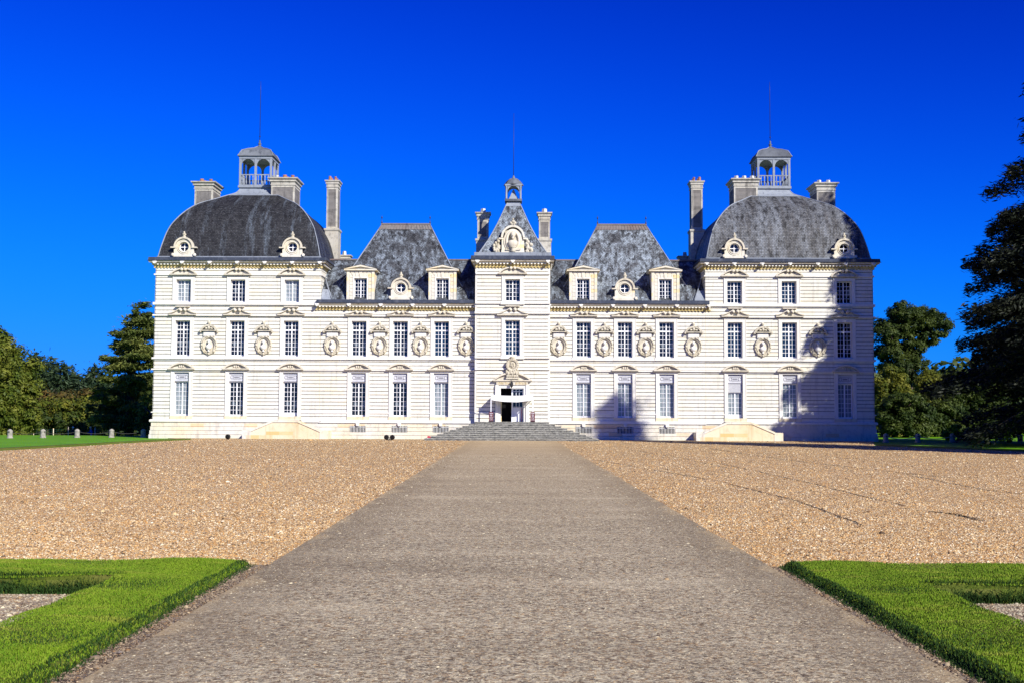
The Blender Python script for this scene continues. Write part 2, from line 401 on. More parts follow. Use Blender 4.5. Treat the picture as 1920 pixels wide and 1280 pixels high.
def build(name, mb, mats, parent=None, m=1, loc=None):
    me = bpy.data.meshes.new(name)
    v = np.array(mb.v, dtype=float).reshape(-1, 3)
    if m < 0: v[:, 0] *= -1
    faces = [f[::-1] if m < 0 else f for f in mb.f]
    me.from_pydata([tuple(p) for p in v], [], faces)
    uvl = me.uv_layers.new(name='UVMap')
    co = v
    data = np.zeros((len(me.loops), 2)); k = 0
    for fi_, f in enumerate(faces):
        u = mb.uv[fi_]
        if u is not None:
            u = u[::-1] if m < 0 else u
            for q in u: data[k] = q; k += 1
        else:
            p = co[f]; a = p[1] - p[0]; b_ = p[2] - p[0]; nn = np.abs(np.cross(a, b_))
            ax = int(np.argmax(nn)); i, j = ((1, 2), (0, 2), (0, 1))[ax]
            for q in p: data[k] = (q[i], q[j]); k += 1
    uvl.data.foreach_set('uv', data.ravel())
    if not isinstance(mats, (list, tuple)): mats = [mats]
    for q in mats: me.materials.append(M[q] if isinstance(q, str) else q)
    me.polygons.foreach_set('material_index', mb.mi); me.polygons.foreach_set('use_smooth', mb.smooth)
    me.update()
    o = bpy.data.objects.new(name, me); COL.objects.link(o)
    if parent is not None: o.parent = parent
    if loc is not None: o.location = loc
    return o
def tag(o, label=None, cat=None, group=None, kind=None):
    if label: o['label'] = label
    if cat: o['category'] = cat
    if group: o['group'] = group
    if kind: o['kind'] = kind
    return o
def empty(name, loc=(0, 0, 0), rz=0.0):
    o = bpy.data.objects.new(name, None); COL.objects.link(o); o.location = loc; o.rotation_euler = (0, 0, rz)
    o.empty_display_size = .3; return o
def copy_tree(o, parent=None, loc=None):
    c = o.copy(); COL.objects.link(c)
    if parent is not None: c.parent = parent
    if loc is not None: c.location = loc
    for ch in list(o.children): copy_tree(ch, c)
    return c

# ================================================================== THE CHATEAU
YAW = R(-0.70)
CH = empty('chateau', (X(1), D, 0), YAW)
tag(CH, 'long white stone chateau with two domed pavilions and grey slate roofs', 'chateau')

XO = X(676); XJ = X(362); XT = X(67.5, 700, -.6)
PXC = (XO + XJ) / 2; PHW = (XO - XJ) / 2; PDEP = 2 * PHW
WX_P = [X(622), X(519), X(417)]; WX_W = [X(289), X(211), X(133.5)]
WDEP = 10.0
# levels
zG0 = 0.0; zPB0, zPB1 = ZL(791), ZL(785.5)
zs772 = ZL(772.4); zs692 = ZL(692); zs669, zs673 = ZL(669), ZL(673); zs592 = ZL(591.6); zs567, zs572 = ZL(567), ZL(572)
zs516 = ZL(515.6)
OG = (ZL(779), ZL(697.5)); OM = (ZL(667.5), ZL(601)); OT = (ZL(567), ZL(524.5))
HWO = X(13.9)                      # half width of an opening
SUR = X(6.6)                       # width of a surround
zWE = ZL(580.5)                    # under the wing cornice
zPE = ZL(502)
COURSE = .298

def wall_courses(mb, x0, x1, z0, z1, holes, yf=0.0, dep=.07, joint=.05):
    """backing wall with openings and proud courses with open joints; holes = (x0,x1,z0,z1)"""
    hs = [h for h in holes if h[1] > x0 and h[0] < x1]
    xs = sorted({x0, x1} | {min(max(v, x0), x1) for h in hs for v in h[:2]})
    zs = sorted({z0, z1} | {min(max(v, z0), z1) for h in hs for v in h[2:]})
    for i in range(len(xs) - 1):
        for j in range(len(zs) - 1):
            cx = (xs[i] + xs[i + 1]) / 2; cz = (zs[j] + zs[j + 1]) / 2
            if any(h[0] < cx < h[1] and h[2] < cz < h[3] for h in hs): continue
            mb.cur = 1; mb.face([(xs[i], yf + dep, zs[j]), (xs[i + 1], yf + dep, zs[j]), (xs[i + 1], yf + dep, zs[j + 1]), (xs[i], yf + dep, zs[j + 1])]); mb.cur = 0
    z = z0
    while z < z1 - .02:
        a = z; b = min(z + COURSE - joint, z1)
        br = sorted({a, b} | {v for h in hs for v in h[2:] if a < v < b})
        for p, q in zip(br[:-1], br[1:]):
            if q - p < .01: continue
            cz = (p + q) / 2
            iv = sorted((h[0], h[1]) for h in hs if h[2] < cz < h[3]); cur = x0
            for u, v_ in iv:
                if u > cur + .01: mb.box(cur, u, yf, yf + dep + .01, p, q)
                cur = max(cur, v_)
            if cur < x1 - .01: mb.box(cur, x1, yf, yf + dep + .01, p, q)
        z += COURSE
def side_wall(mb, xf, sgn, y0, y1, z0, z1, dep=.07, joint=.05):
    """side wall whose outward normal is sgn along x"""
    xb = xf - sgn * dep; mb.cur = 1; mb.face([(xb, y0, z0), (xb, y1, z0), (xb, y1, z1), (xb, y0, z1)][::sgn]); mb.cur = 0
    z = z0
    while z < z1 - .02:
        b = min(z + COURSE - joint, z1); mb.box(min(xf, xb - sgn * .01), max(xf, xb - sgn * .01), y0, y1, z, b); z += COURSE

def hole(cx, o, extra=0): return (cx - HWO - SUR + .03, cx + HWO + SUR - .03, o[0] - .03, o[1] + SUR * .85)
def holes_for(xs, levels):
    return [hole(cx, o) for cx in xs for o in levels]

# ---- window prototypes -------------------------------------------------
def sash(w, h, rows, transom=None, cols=4, y=.30, th=.05):
    """white casement sash, glazing bars; origin bottom centre"""
    mb = MB(); hw = w / 2
    fr = .05
    mb.box(-hw, -hw + fr, y, y + .08, 0, h); mb.box(hw - fr, hw, y, y + .08, 0, h)
    mb.box(-hw + fr, hw - fr, y, y + .08, 0, .12); mb.box(-hw + fr, hw - fr, y, y + .08, h - .08, h)
    mb.box(-.045, .045, y - .02, y + .06, .12, h - .08)
    for c in range(1, cols):
        if c * 2 == cols: continue
        x = -hw + fr + (w - 2 * fr) * c / cols; mb.box(x - .014, x + .014, y + .012, y + .05, .12, h - .08)
    z = [.12 + (h - .20) * r / rows for r in range(1, rows)]
    for zz in z:
        t = .015
        if transom and abs(zz - transom) < (h / rows) * .51: t = .055
        mb.box(-hw + fr, -.055, y + .008 - (.02 if t > .03 else 0), y + .052, zz - t, zz + t)
        mb.box(.055, hw - fr, y + .008 - (.02 if t > .03 else 0), y + .052, zz - t, zz + t)
    return mb
def surround(w, h, sw, top=None, dep=.34, ear=.0):
    mb = MB(); hw = w / 2; t = sw if top is None else top
    mb.box(-hw - sw, -hw, -.05, dep, 0, h); mb.box(hw, hw + sw, -.05, dep, 0, h); mb.box(-hw - sw, hw + sw, -.05, dep, h, h + t)
    # raised outer fillet
    mb.box(-hw - sw - .0, -hw - sw + .05, -.075, -.049, 0, h + t); mb.box(hw + sw - .05, hw + sw, -.075, -.049, 0, h + t)
    mb.box(-hw - sw + .05, hw + sw - .05, -.075, -.049, h + t - .05, h + t)
    return mb
def arcpts(x0, x1, z0, zt, n=14):
    """points of a circular arc from (x1,z0) to (x0,z0) over zt"""
    c = (x1 - x0) / 2; sg = zt - z0; r = (c * c + sg * sg) / (2 * sg); cz = zt - r; a = math.asin(c / r) if r > c else math.pi / 2
    cx = (x0 + x1) / 2
    return [(cx + r * math.sin(a - 2 * a * k / n), cz + r * math.cos(a - 2 * a * k / n)) for k in range(n + 1)]
def ped_segment(hw, h):
    """closed segmental pediment with a hollow field and a small carved mask"""
    mb = MB(); mb.box(-hw, hw, -.30, .0, 0, .09); mb.box(-hw + .06, hw - .06, -.22, 0, -.07, -.001)
    o = arcpts(-hw, hw, .09, h); i = arcpts(-hw + .20, hw - .20, .09, h - .13)
    n = len(o)
    for k in range(n - 1):
        mb.prism([o[k], o[k + 1], i[k + 1], i[k]][::-1], -.30, 0)
    mb.prism(list(arcpts(-hw + .19, hw - .19, .09, h - .12))[::-1] if False else arcpts(-hw + .19, hw - .19, .091, h - .125), -.08, -.001)
    for sx in (-.16, 0, .16): mb.ell((sx, -.12, .09 + (h - .2) * .45), (.085, .08, (h - .2) * (.45 if sx == 0 else .3)), 8, 5)
    mb.box(-.26, .26, -.14, -.08, .10, .15)
    return mb
def ped_volute(hw, h, cap=False):
    """broken segmental pediment with two scrolls"""
    mb = MB(); mb.box(-hw, hw, -.26, 0, 0, .09); mb.box(-hw + .06, hw - .06, -.18, 0, -.06, -.001)
    for s_ in (-1, 1):
        o = arcpts(-hw, hw, .09, h, 16); i = arcpts(-hw + .12, hw - .12, .06, h - .11, 16)
        idx = range(0, 6) if s_ > 0 else range(10, 16)
        for k in idx: mb.prism([o[k], o[k + 1], i[k + 1], i[k]][::-1], -.26, 0)
        mb.lathe([(.13, 0), (.13, .24), (.07, .25), (.07, .28)], (s_ * .155, 0, h - .14), 12, axis='y')
    mb.box(-hw * .72, hw * .72, -.07, 0, .091, h * .55)
    return mb
def ped_swan(hw, h, cap=False):
    """swan-neck pediment: two concave flanks rising to scrolls"""
    mb = MB(); mb.box(-hw, hw, -.28, 0, 0, .08); mb.box(-hw + .06, hw - .06, -.18, 0, -.06, -.001)
    n = 10; top = h * (.78 if cap else 1)
    for s_ in (-1, 1):
        pts = [(hw - (hw - .17) * k / n, .08 + (top - .16) * (k / n) ** 1.7) for k in range(n + 1)]
        for k in range(n):
            a, b = pts[k], pts[k + 1]
            q = [(a[0], .081), (a[0], a[1] + .05), (b[0], b[1] + .05), (b[0], .081)]
            q = [(s_ * x, z) for x, z in q]
            mb.prism(q if s_ < 0 else q, -.13, -.001)
            q = [(a[0], a[1] + .051), (a[0], a[1] + .12), (b[0], b[1] + .12), (b[0], b[1] + .051)]
            mb.prism([(s_ * x, z) for x, z in q], -.28, 0)
        mb.lathe([(.15, 0), (.15, .27), (.09, .28), (.09, .31), (.04, .31), (.04, .33)], (s_ * .19, 0, top - .17), 14, axis='y')
    if cap:
        mb.box(-.58, .58, -.30, 0, h - .085, h); mb.box(-.46, .46, -.20, 0, h - .16, h - .086)
    return mb
def head_panel(w, h):
    mb = MB(); hw = w / 2; mb.box(-hw, hw, .12, .30, 0, h); mb.cur = 1
    y = .095
    mb.box(-hw + .03, hw - .03, y, .119, h - .05, h - .03); mb.box(-hw + .03, hw - .03, y, .119, .03, .05)
    mb.torus((-hw * .62, .112, h * .5), .12, .14, .022, 14, 5); mb.torus((hw * .62, .112, h * .5), .12, .14, .022, 14, 5)
    mb.box(-hw * .48, hw * .48, y + .005, .119, h * .68, h * .72); mb.box(-hw * .48, hw * .48, y + .005, .119, h * .28, h * .32)
    mb.box(-hw * .30, hw * .30, y, .119, h * .42, h * .58)
    return mb
W0 = 2 * HWO
def proto(kind):
    """a window with its sub-parts, local origin at the bottom centre of the opening"""
    if kind == 'T': o = OT; rows = 5; tr = None
    if kind in 'MS': o = OM; rows = 8; tr = (OM[1] - OM[0]) * .70
    if kind in 'GDH': o = OG; rows = 7; tr = None
    h = o[1] - o[0]; hp = 0
    if kind in 'GDH': hp = ZL(697.5) - ZL(714.4)
    if kind == 'H': hp2 = ZL(714.4) - ZL(731)
    hs = h - hp - (hp2 if kind == 'H' else 0)
    extra = -(ZL(779) - ZL(786) + .0) if kind in 'DH' else 0
    s_ = sash(W0 - .02, hs, {'H': 5}.get(kind, rows), tr)
    if kind in 'DH': s_.box(-HWO + .08, HWO - .08, .29, .33, .0, .30)
    win = build('window', s_, 'white')
    build('surround', surround(W0, h, SUR, SUR * .9), 'trim', win)
    g = MB(); g.box(-HWO, HWO, .352, .37, 0, hs); pane = build('pane', g, 'glass', win)
    if kind in 'GDH':
        build('header_panel', head_panel(W0, hp), ['panel', 'panelline'], win, loc=(0, 0, h - hp))
    if kind == 'H':
        b = MB()
        for k in range(16): x = -HWO + W0 * (k + .5) / 16; b.box(x - .03, x + .03, .16, .26, hs, h - hp)
        b.box(-HWO, HWO, .26, .30, hs, h - hp); build('louvre', b, 'panel', win)
    b = MB(); 
    if kind == 'T': b.box(-HWO - SUR - .08, HWO + SUR + .08, -.14, .34, -(zs567 - zs572), -.001)
    elif kind in 'MS': b.box(-HWO - SUR - .08, HWO + SUR + .08, -.14, .34, -(OM[0] - zs673) + .01, -.001)
    else: b.box(-HWO - SUR - .02, HWO + SUR + .02, -.08, .34, zPB1 - OG[0] + .001, -.001)
    build('sill', b, 'gold' if kind in 'GDH' else 'trim', win)
    if kind == 'T': p = ped_volute(X(26), ZL(503) - ZL(516.5)); zb = ZL(516.5) - o[0]
    elif kind == 'M': p = ped_swan(X(26), ZL(574.7) - ZL(591.6), True); zb = ZL(591.6) - o[0]
    elif kind == 'S': p = ped_swan(X(25.5), ZL(582) - ZL(591.6)); zb = ZL(591.6) - o[0]
    else: p = ped_segment(X(25), ZL(679) - ZL(692)); zb = ZL(692) - o[0]
    build('pediment', p, 'ped', win, loc=(0, 0, zb))
    return win
protos = {}
def window(kind, x, glass='glass', y=0.0, frame=None):
    zb = {'T': OT, 'M': OM, 'S': OM}.get(kind, OG)[0]
    if kind not in protos:
        protos[kind] = proto(kind); o = protos[kind]; o.parent = CH; o.location = (x, y, zb); used.add(kind)
    else:
        o = copy_tree(protos[kind], CH, (x, y, zb))
    if glass != 'glass':
        for c in o.children:
            if c.name.startswith('pane'):
                c.data = c.data.copy(); c.data.materials[0] = M[glass]
    return o
used = set()

# ---- walls -------------------------------------------------------------
def beltprof(zl, zh, out): return [(0.0, zl), (out * .7, zl), (out, zl + (zh - zl) * .3), (out, zh), (0.0, zh)]
for m in (1, -1):
    mb = MB(); hs = holes_for(WX_P, (OG, OM, OT))
    wall_courses(mb, XJ, XO, zPB1, zPE + .05, hs)
    side_wall(mb, XO, 1, 0, PDEP, zPB1, zPE + .05); side_wall(mb, XJ, -1, .06, PDEP, zWE - .3, zPE + .05)
    mb.face([(XJ, PDEP, 0), (XJ, PDEP, zPE), (XO, PDEP, zPE), (XO, PDEP, 0)])
    mb.face([(XJ + .05, .06, 0), (XJ + .05, PDEP, 0), (XJ + .05, PDEP, zPE), (XJ + .05, .06, zPE)])
    build('pavilion_wall', mb, ['wall', 'joint'], CH, m)
    # plinth, battered, with a thick band on top
    mb = MB(); hp_ = [(X(625 - 15), X(625 + 14), .55, 1.15)] if m == 1 else []
    z = 0.0; n = 4
    for k in range(n):
        z1 = zPB0 * (k + 1) / n; out = .20 - .045 * k
        ho = hp_[0] if hp_ else None
        seg = [(XJ, XO + out)]
        mb.box(XJ, XO + out, -out, .2, z - (.6 if k == 0 else 0), z1 - .025)
        z = z1
    mb.box(XJ, XO + .04, -.0, PDEP, -.6, zPB0 - .001)
    build('plinth', mb, 'plinth', CH, m)
    mb = MB(); mb.ring(XJ + .02, XO, 0.04, PDEP, [(0, zPB0), (.16, zPB0), (.20, zPB0 + .05), (.20, zPB1 - .05), (.12, zPB1), (0, zPB1)])
    for zl, zh, o in ((zs772 - .04, zs772 + .05, .10), (zs692 - .05, zs692 + .06, .14), (zs673, zs669 - .02, .13), (zs592 - .06, zs592 + .06, .14), (zs572, zs567 - .02, .13), (zs516 - .05, zs516 + .07, .10)):
        xs = sorted(WX_P); cur = XJ
        gaps = [(c - HWO - SUR - .004, c + HWO + SUR + .004) for c in xs] if zl == zs772 - .04 else []
        for a, b in gaps: mb.box(cur, a, -o + .04, .04, zl, zh); cur = b
        if gaps: mb.box(cur, XO + o, -o + .04, .04, zl, zh); mb.box(XO - .02, XO + o - .001, .045, PDEP, zl, zh)
        else: mb.box(XJ, XO + o, -o, .04, zl, zh); mb.box(XO - .02, XO + o - .001, .045, PDEP, zl, zh)
        if zl > zWE: mb.box(XJ - o, XJ + .02, -o + .001, PDEP, zl + .001, zh)
    build('string_course', mb, 'trim', CH, m)
    # wing wall
    mb = MB(); hs = holes_for(WX_W, (OG, OM))
    wall_courses(mb, XT - .1, XJ - .012, zPB1, zWE + .05, hs)
    build('wing_wall', mb, ['wall', 'joint'], CH, m)
    mb = MB(); z = 0.0
    gr = [(c - .66, c + .66) for c in WX_W]
    zg0, zg1 = ZL(808.5), ZL(796)
    for k in range(4):
        z1 = zPB0 * (k + 1) / 4; out = .20 - .045 * k; a0 = z - (.6 if k == 0 else 0); a1 = z1 - .025
        if a1 > zg0 and a0 < zg1:
            cur = XT - .1
            for g0, g1 in sorted(gr): mb.box(cur, g0, -out, .2, a0, a1); cur = g1
            mb.box(cur, XJ - .001, -out, .2, a0, a1)
            if a0 < zg0:
                for g0, g1 in gr: mb.box(g0, g1, -out + .002, .2, a0, zg0)
            if a1 > zg1:
                for g0, g1 in gr: mb.box(g0, g1, -out + .002, .2, zg1, a1)
        else: mb.box(XT - .1, XJ - .001, -out, .2, a0, a1)
        z = z1
    build('plinth', mb, 'plinth', CH, m)
    for c in WX_W:
        g = MB(); g.box(c * m - .66, c * m + .66, .30, .32, zg0, zg1); gg = MB()
        for k in range(11): x = c * m - .60 + 1.2 * k / 10; gg.box(x - .022, x + .022, -.1, -.06, zg0, zg1)
        gg.box(c * m - .66, c * m + .66, -.11, -.055, zg1 - .12, zg1 - .08)
        o = build('basement_grille', gg, 'whitepot', CH); build('opening', g, 'dark', o)
        g = MB(); g.prism([(c * m - .10, zg1 - .02), (c * m + .10, zg1 - .02), (c * m + .15, zPB0 - .01), (c * m - .15, zPB0 - .01)], -.24, -.0)
        build('keystone', g, 'trim', o)
    mb = MB(); mb.box(XT - .1, XJ - .001, -.16, .04, zPB0, zPB1)
    for zl, zh, o in ((zs692 - .05, zs692 + .06, .12), (zs673, zs669 - .02, .12), (zs592 - .06, zs592 + .06, .12)):
        mb.box(XT - .1, XJ - .001, -o, .04, zl, zh)
    zl, zh = zs772 - .04, zs772 + .05; cur = XT - .1
    for c in sorted(WX_W): mb.box(cur, c - HWO - SUR - .004, -.06, .04, zl, zh); cur = c + HWO + SUR + .004
    mb.box(cur, XJ - .001, -.06, .04, zl, zh)
    build('string_course', mb, 'trim', CH, m)
    # joint between pavilion and wing: a thin darker strip
    mb = MB(); mb.box(XJ - .012, XJ - .002, .0, .045, zPB1, zWE); build('wall_joint', mb, 'soffit', CH, m)

# ---- cornices ----------------------------------------------------------
def cornice(x0, x1, y0, y1, zb, zt, name='cornice', m=1, nmod=7, front_only=False, proj=.50, ends=True):
    H = zt - zb
    mb = MB()
    prof = [(0, zb), (.07, zb), (.10, zb + .13 * H), (.10, zb + .22 * H), (.16, zb + .24 * H), (.16, zb + .37 * H), (.0, zb + .37 * H)]
    prof2 = [(0, zb + .37 * H + .001), (proj - .10, zb + .48 * H), (proj - .06, zb + .48 * H), (proj - .02, zb + .64 * H), (0, zb + .64 * H)]
    gut = [(0, zb + .64 * H + .001), (proj + .06, zb + .64 * H + .001), (proj + .09, zb + .66 * H), (proj, zb + .68 * H), (proj - .03, zt), (proj - .3, zt + .02), (0, zt + .02)]
    if front_only:
        def sweep(pr, q):
            b = len(q.v); n = len(pr)
            for xx in (x0, x1): q.v += [(xx, y0 - o, z) for o, z in pr]
            for i in range(n): j = (i + 1) % n; q.fi((b + i, b + n + i, b + n + j, b + j))
            q.fi(range(b + n - 1, b - 1, -1)); q.fi(range(b + n, b + 2 * n))
    else:
        def sweep(pr, q): q.ring(x0, x1, y0, y1, pr)
    sweep(prof, mb)
    # dentils along the faces
    p = .27; zz0, zz1 = zb + .24 * H, zb + .39 * H
    n = int((x1 - x0 + .3) / p)
    def comb(a, b, k_):
        """one connected toothed strip: (t,z) outline"""
        pts = [(b, zz1), (a, zz1)]; st = (b - a) / k_
        for k in range(k_):
            c = a + st * (k + .5); pts += [(c - .065, zz1 - .04), (c - .065, zz0), (c + .065, zz0), (c + .065, zz1 - .04)]
        return [pts[1]] + pts[2:] + [pts[0]]
    combs = []
    q = MB(); q.prism(comb(x0 - .15, x1 + .15, n), y0 - .30, y0 - .161); combs.append(q)
    if not front_only:
        for xs_, sg_ in ((x0, -1), (x1, 1)):
            q = MB(); k_ = int((y1 - y0) / p); q.prism(comb(y0 - .10, y1, k_), 0, .139)
            q.v = [((xs_ - .30 + b_) if sg_ < 0 else (xs_ + .161 + b_), a_, z_) for a_, b_, z_ in q.v]
            combs.append(q)
    # scalloped lower edge
    for k in range(n + 1):
        x = x0 - .05 + (x1 - x0 + .1) * k / n
        mb.lathe([(.085, 0), (.085, .09)], (x, y0 - .0, zb + .02), 8, axis='y')
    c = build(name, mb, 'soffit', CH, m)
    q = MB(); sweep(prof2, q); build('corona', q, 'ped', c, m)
    [build('dentil_band', q_, 'trim', c, m) for q_ in combs]
    q = MB(); sweep(gut, q); build('gutter', q, 'gutter', c, m)
    for k in range(nmod):
        x = x0 + .05 + (x1 - x0 - .1) * k / (nmod - 1)
        q = MB(); q.box(x - .17, x + .17, y0 - proj - .01, y0 - .05, zb + .46 * H, zb + .63 * H); q.box(x - .12, x + .12, y0 - proj + .05, y0 - .05, zb + .37 * H, zb + .459 * H)
        q.lathe([(.10, 0), (.10, .30)], (x, y0 - proj + .14, zb + .43 * H), 8, axis='y')
        build('modillion', q, 'trim', c, m)
    return c
for m in (1, -1):
    cornice(XJ, XO, 0, PDEP, zPE, ZL(484), m=m, nmod=7)
    cornice(XT + .001, XJ - .02 + .3, -.004, 2, zWE, ZL(562), m=m, nmod=6, front_only=True, proj=.42)

# ---- windows -----------------------------------------------------------
gl = {  # what the panes show, read from the photo, outermost first
 (-1, 'T'): ['curtain', 'half', 'glass'], (-1, 'M'): ['half', 'half', 'half'], (-1, 'G'): ['curtain', 'half', 'half'],
 (1, 'T'): ['half', 'glasssky', 'half'], (1, 'M'): ['glass', 'glasssky', 'glasssky'], (1, 'G'): ['glass', 'glass', 'curtain'],
 (-1, 'S'): ['half', 'half', 'glasssky'], (1, 'S'): ['half', 'half', 'half'], (-1, 'W'): ['half', 'half', 'glass'], (1, 'W'): ['curtain', 'curtain', 'curtain']}
for m in (-1, 1):
    for i, x in enumerate(WX_P):
        window('T', m * x, gl[(m, 'T')][i]); window('M', m * x, gl[(m, 'M')][i])
        kind = 'G' if i < 2 else ('H' if m > 0 else 'D')
        o = window(kind, m * x, gl[(m, 'G')][i])
    for i, x in enumerate(WX_W):
        window('S', m * x, gl[(m, 'S')][i]); window('G', m * x, gl[(m, 'W')][i])

# ---- bust niches -------------------------------------------------------
def make_bust_mb(k=1.0, beard=False):
    b = MB()
    b.ell((0, 0, .62 * k), (.115 * k, .13 * k, .16 * k), 12, 9)          # head
    b.ell((0, -.12 * k, .60 * k), (.025 * k, .04 * k, .045 * k), 6, 5)     # nose
    b.ell((0, .03 * k, .68 * k), (.135 * k, .13 * k, .13 * k), 10, 7)      # hair
    if beard: b.ell((0, -.06 * k, .50 * k), (.07 * k, .08 * k, .09 * k), 8, 6)
    b.lathe([(.08 * k, .30 * k), (.065 * k, .42 * k), (.07 * k, .55 * k)], (0, 0, 0), 10)
    b.lathe([(.07 * k, 0), (.16 * k, .06 * k), (.23 * k, .16 * k), (.26 * k, .28 * k), (.20 * k, .37 * k), (.08 * k, .42 * k)], (0, 0, 0), 14, 1.0, .6)
    b.lathe([(.11 * k, -.12 * k), (.11 * k, -.08 * k), (.06 * k, -.04 * k), (.07 * k, .02 * k)], (0, 0, 0), 10)
    return b
def niche():
    rx, rz = X(11.2), X(14.5)
    mb = MB(); mb.torus((0, -.06, 0), rx, rz, .10, 32, 6); mb.torus((0, -.09, 0), rx * 1.30, rz * 1.16, .055, 32, 5)
    for a in range(0, 360, 45):
        if a == 90: continue
        ca, sa = math.cos(R(a)), math.sin(R(a)); mb.ell((rx * 1.22 * ca, -.12, rz * 1.14 * sa), (.10, .09, .12), 7, 5)
    for a in list(range(10, 80, 7)) + list(range(100, 170, 7)):           # leaf garland hung over the frame
        ca, sa = math.cos(R(a)), math.sin(R(a)); mb.ell((rx * 1.25 * ca, -.17, rz * 1.05 * sa + .03), (.07, .06, .07), 6, 4)
    o = build('bust_niche', mb, 'carved')
    q = MB(); n = 28; q.face([(rx * math.cos(2 * math.pi * k / n), -.004, rz * math.sin(2 * math.pi * k / n)) for k in range(n)][::1]); build('niche_back', q, 'ped', o)
    b = make_bust_mb(1.02); build('bust', b, 'trim', o, loc=(0, -.14, -.42))
    zt = rz + .02
    q = MB(); q.box(-.46, .46, -.14, -.0, zt + .05, zt + .42); q.box(-.42, .42, -.16, -.141, zt + .10, zt + .37); build('tablet', q, 'trim', o)
    q = MB(); zb = zt + .46
    q.box(-.62, .62, -.30, 0, zb, zb + .08)
    ar = arcpts(-.72, .72, zb + .04, zb + .55, 12); ai = arcpts(-.55, .55, zb + .04, zb + .40, 12)
    for k in range(12): q.prism([ar[k], ar[k + 1], ai[k + 1], ai[k]][::-1], -.30, 0)
    for s_ in (-1, 1): q.ell((s_ * .70, -.2, zb - .02), (.11, .11, .13), 8, 6); q.ell((s_ * .22, -.18, zb + .22), (.15, .12, .10), 8, 6)
    q.ell((0, -.2, zb + .28), (.13, .14, .17), 8, 6)
    q.lathe([(.09, 0), (.06, .06), (.14, .14), (.13, .24), (.05, .32)], (0, -.15, zb + .52), 10)
    build('pediment', q, 'carved', o)
    return o
NX = [X(571.5), X(468.5), X(339), X(250), X(172.5), X(87)]
nz = ZL(646.5); n0 = niche(); n0.parent = CH; first = True
for m in (-1, 1):
    for x in NX:
        if first: n0.location = (m * x, 0, nz); first = False
        else: copy_tree(n0, CH, (m * x, 0, nz))

# ---- domes -------------------------------------------------------------
YC = PHW
hipL = [(292.8, 480.6), (300.5, 458.8), (312.5, 430), (327.8, 410.6), (347.5, 394), (369.4, 382), (395.6, 374.5), (421.9, 366.9), (439.4, 361.4), (448, 351.6)]
DP = []
for (x, y) in hipL:
    k = (x - 961) / F
    wv = (-PXC * 1.0 - k * (D + YC)) / (1 - k)                       # half width at that hip point
    for _ in range(3):
        zz = ZL(y, YC - wv); k2 = k * math.cos(PITCH) * (1 + (zz - 2) / (D + YC - wv) * math.tan(PITCH)); wv = (-PXC - k2 * (D + YC)) / (1 - k2)
    DP.append((wv, zz))
DP[0] = (DP[0][0], ZL(484) + .02)
def square_shell(mb, prof, cx, cy, uvs=1.0):
    acc = 0
    for (w0, z0), (w1, z1) in zip(prof[:-1], prof[1:]):
        L = math.hypot(w0 - w1, z1 - z0)
        for k in range(4):
            c, s_ = ((0, -1), (1, 0), (0, 1), (-1, 0))[k]
            def P(u, w_, z): return (cx + (u if c == 0 else c * w_) * (1 if k != 2 else -1) if c == 0 else cx + c * w_, cy + (s_ * w_ if c == 0 else (u if c > 0 else -u)), z)
            pts = [P(-w0, w0, z0), P(w0, w0, z0), P(w1, w1, z1), P(-w1, w1, z1)]
            mb.face(pts, [(-w0 + 20 * k, acc), (w0 + 20 * k, acc), (w1 + 20 * k, acc + L), (-w1 + 20 * k, acc + L)], True)
        acc += L
def refine(prof, n=4):
    """Catmull-Rom through the profile"""
    out = []
    P = [prof[0]] + list(prof) + [prof[-1]]
    for i in range(1, len(P) - 2):
        for k in range(n):
            t = k / n; a, b, c, d = (np.array(P[i + q]) for q in (-1, 0, 1, 2))
            out.append(tuple(.5 * ((2 * b) + (c - a) * t + (2 * a - 5 * b + 4 * c - d) * t * t + (3 * b - a - 3 * c + d) * t ** 3)))
    out.append(tuple(prof[-1])); return out
DPR = refine(DP, 4)
LHW = X(31, 330, YC) * .98
zLB = DP[-1][1]

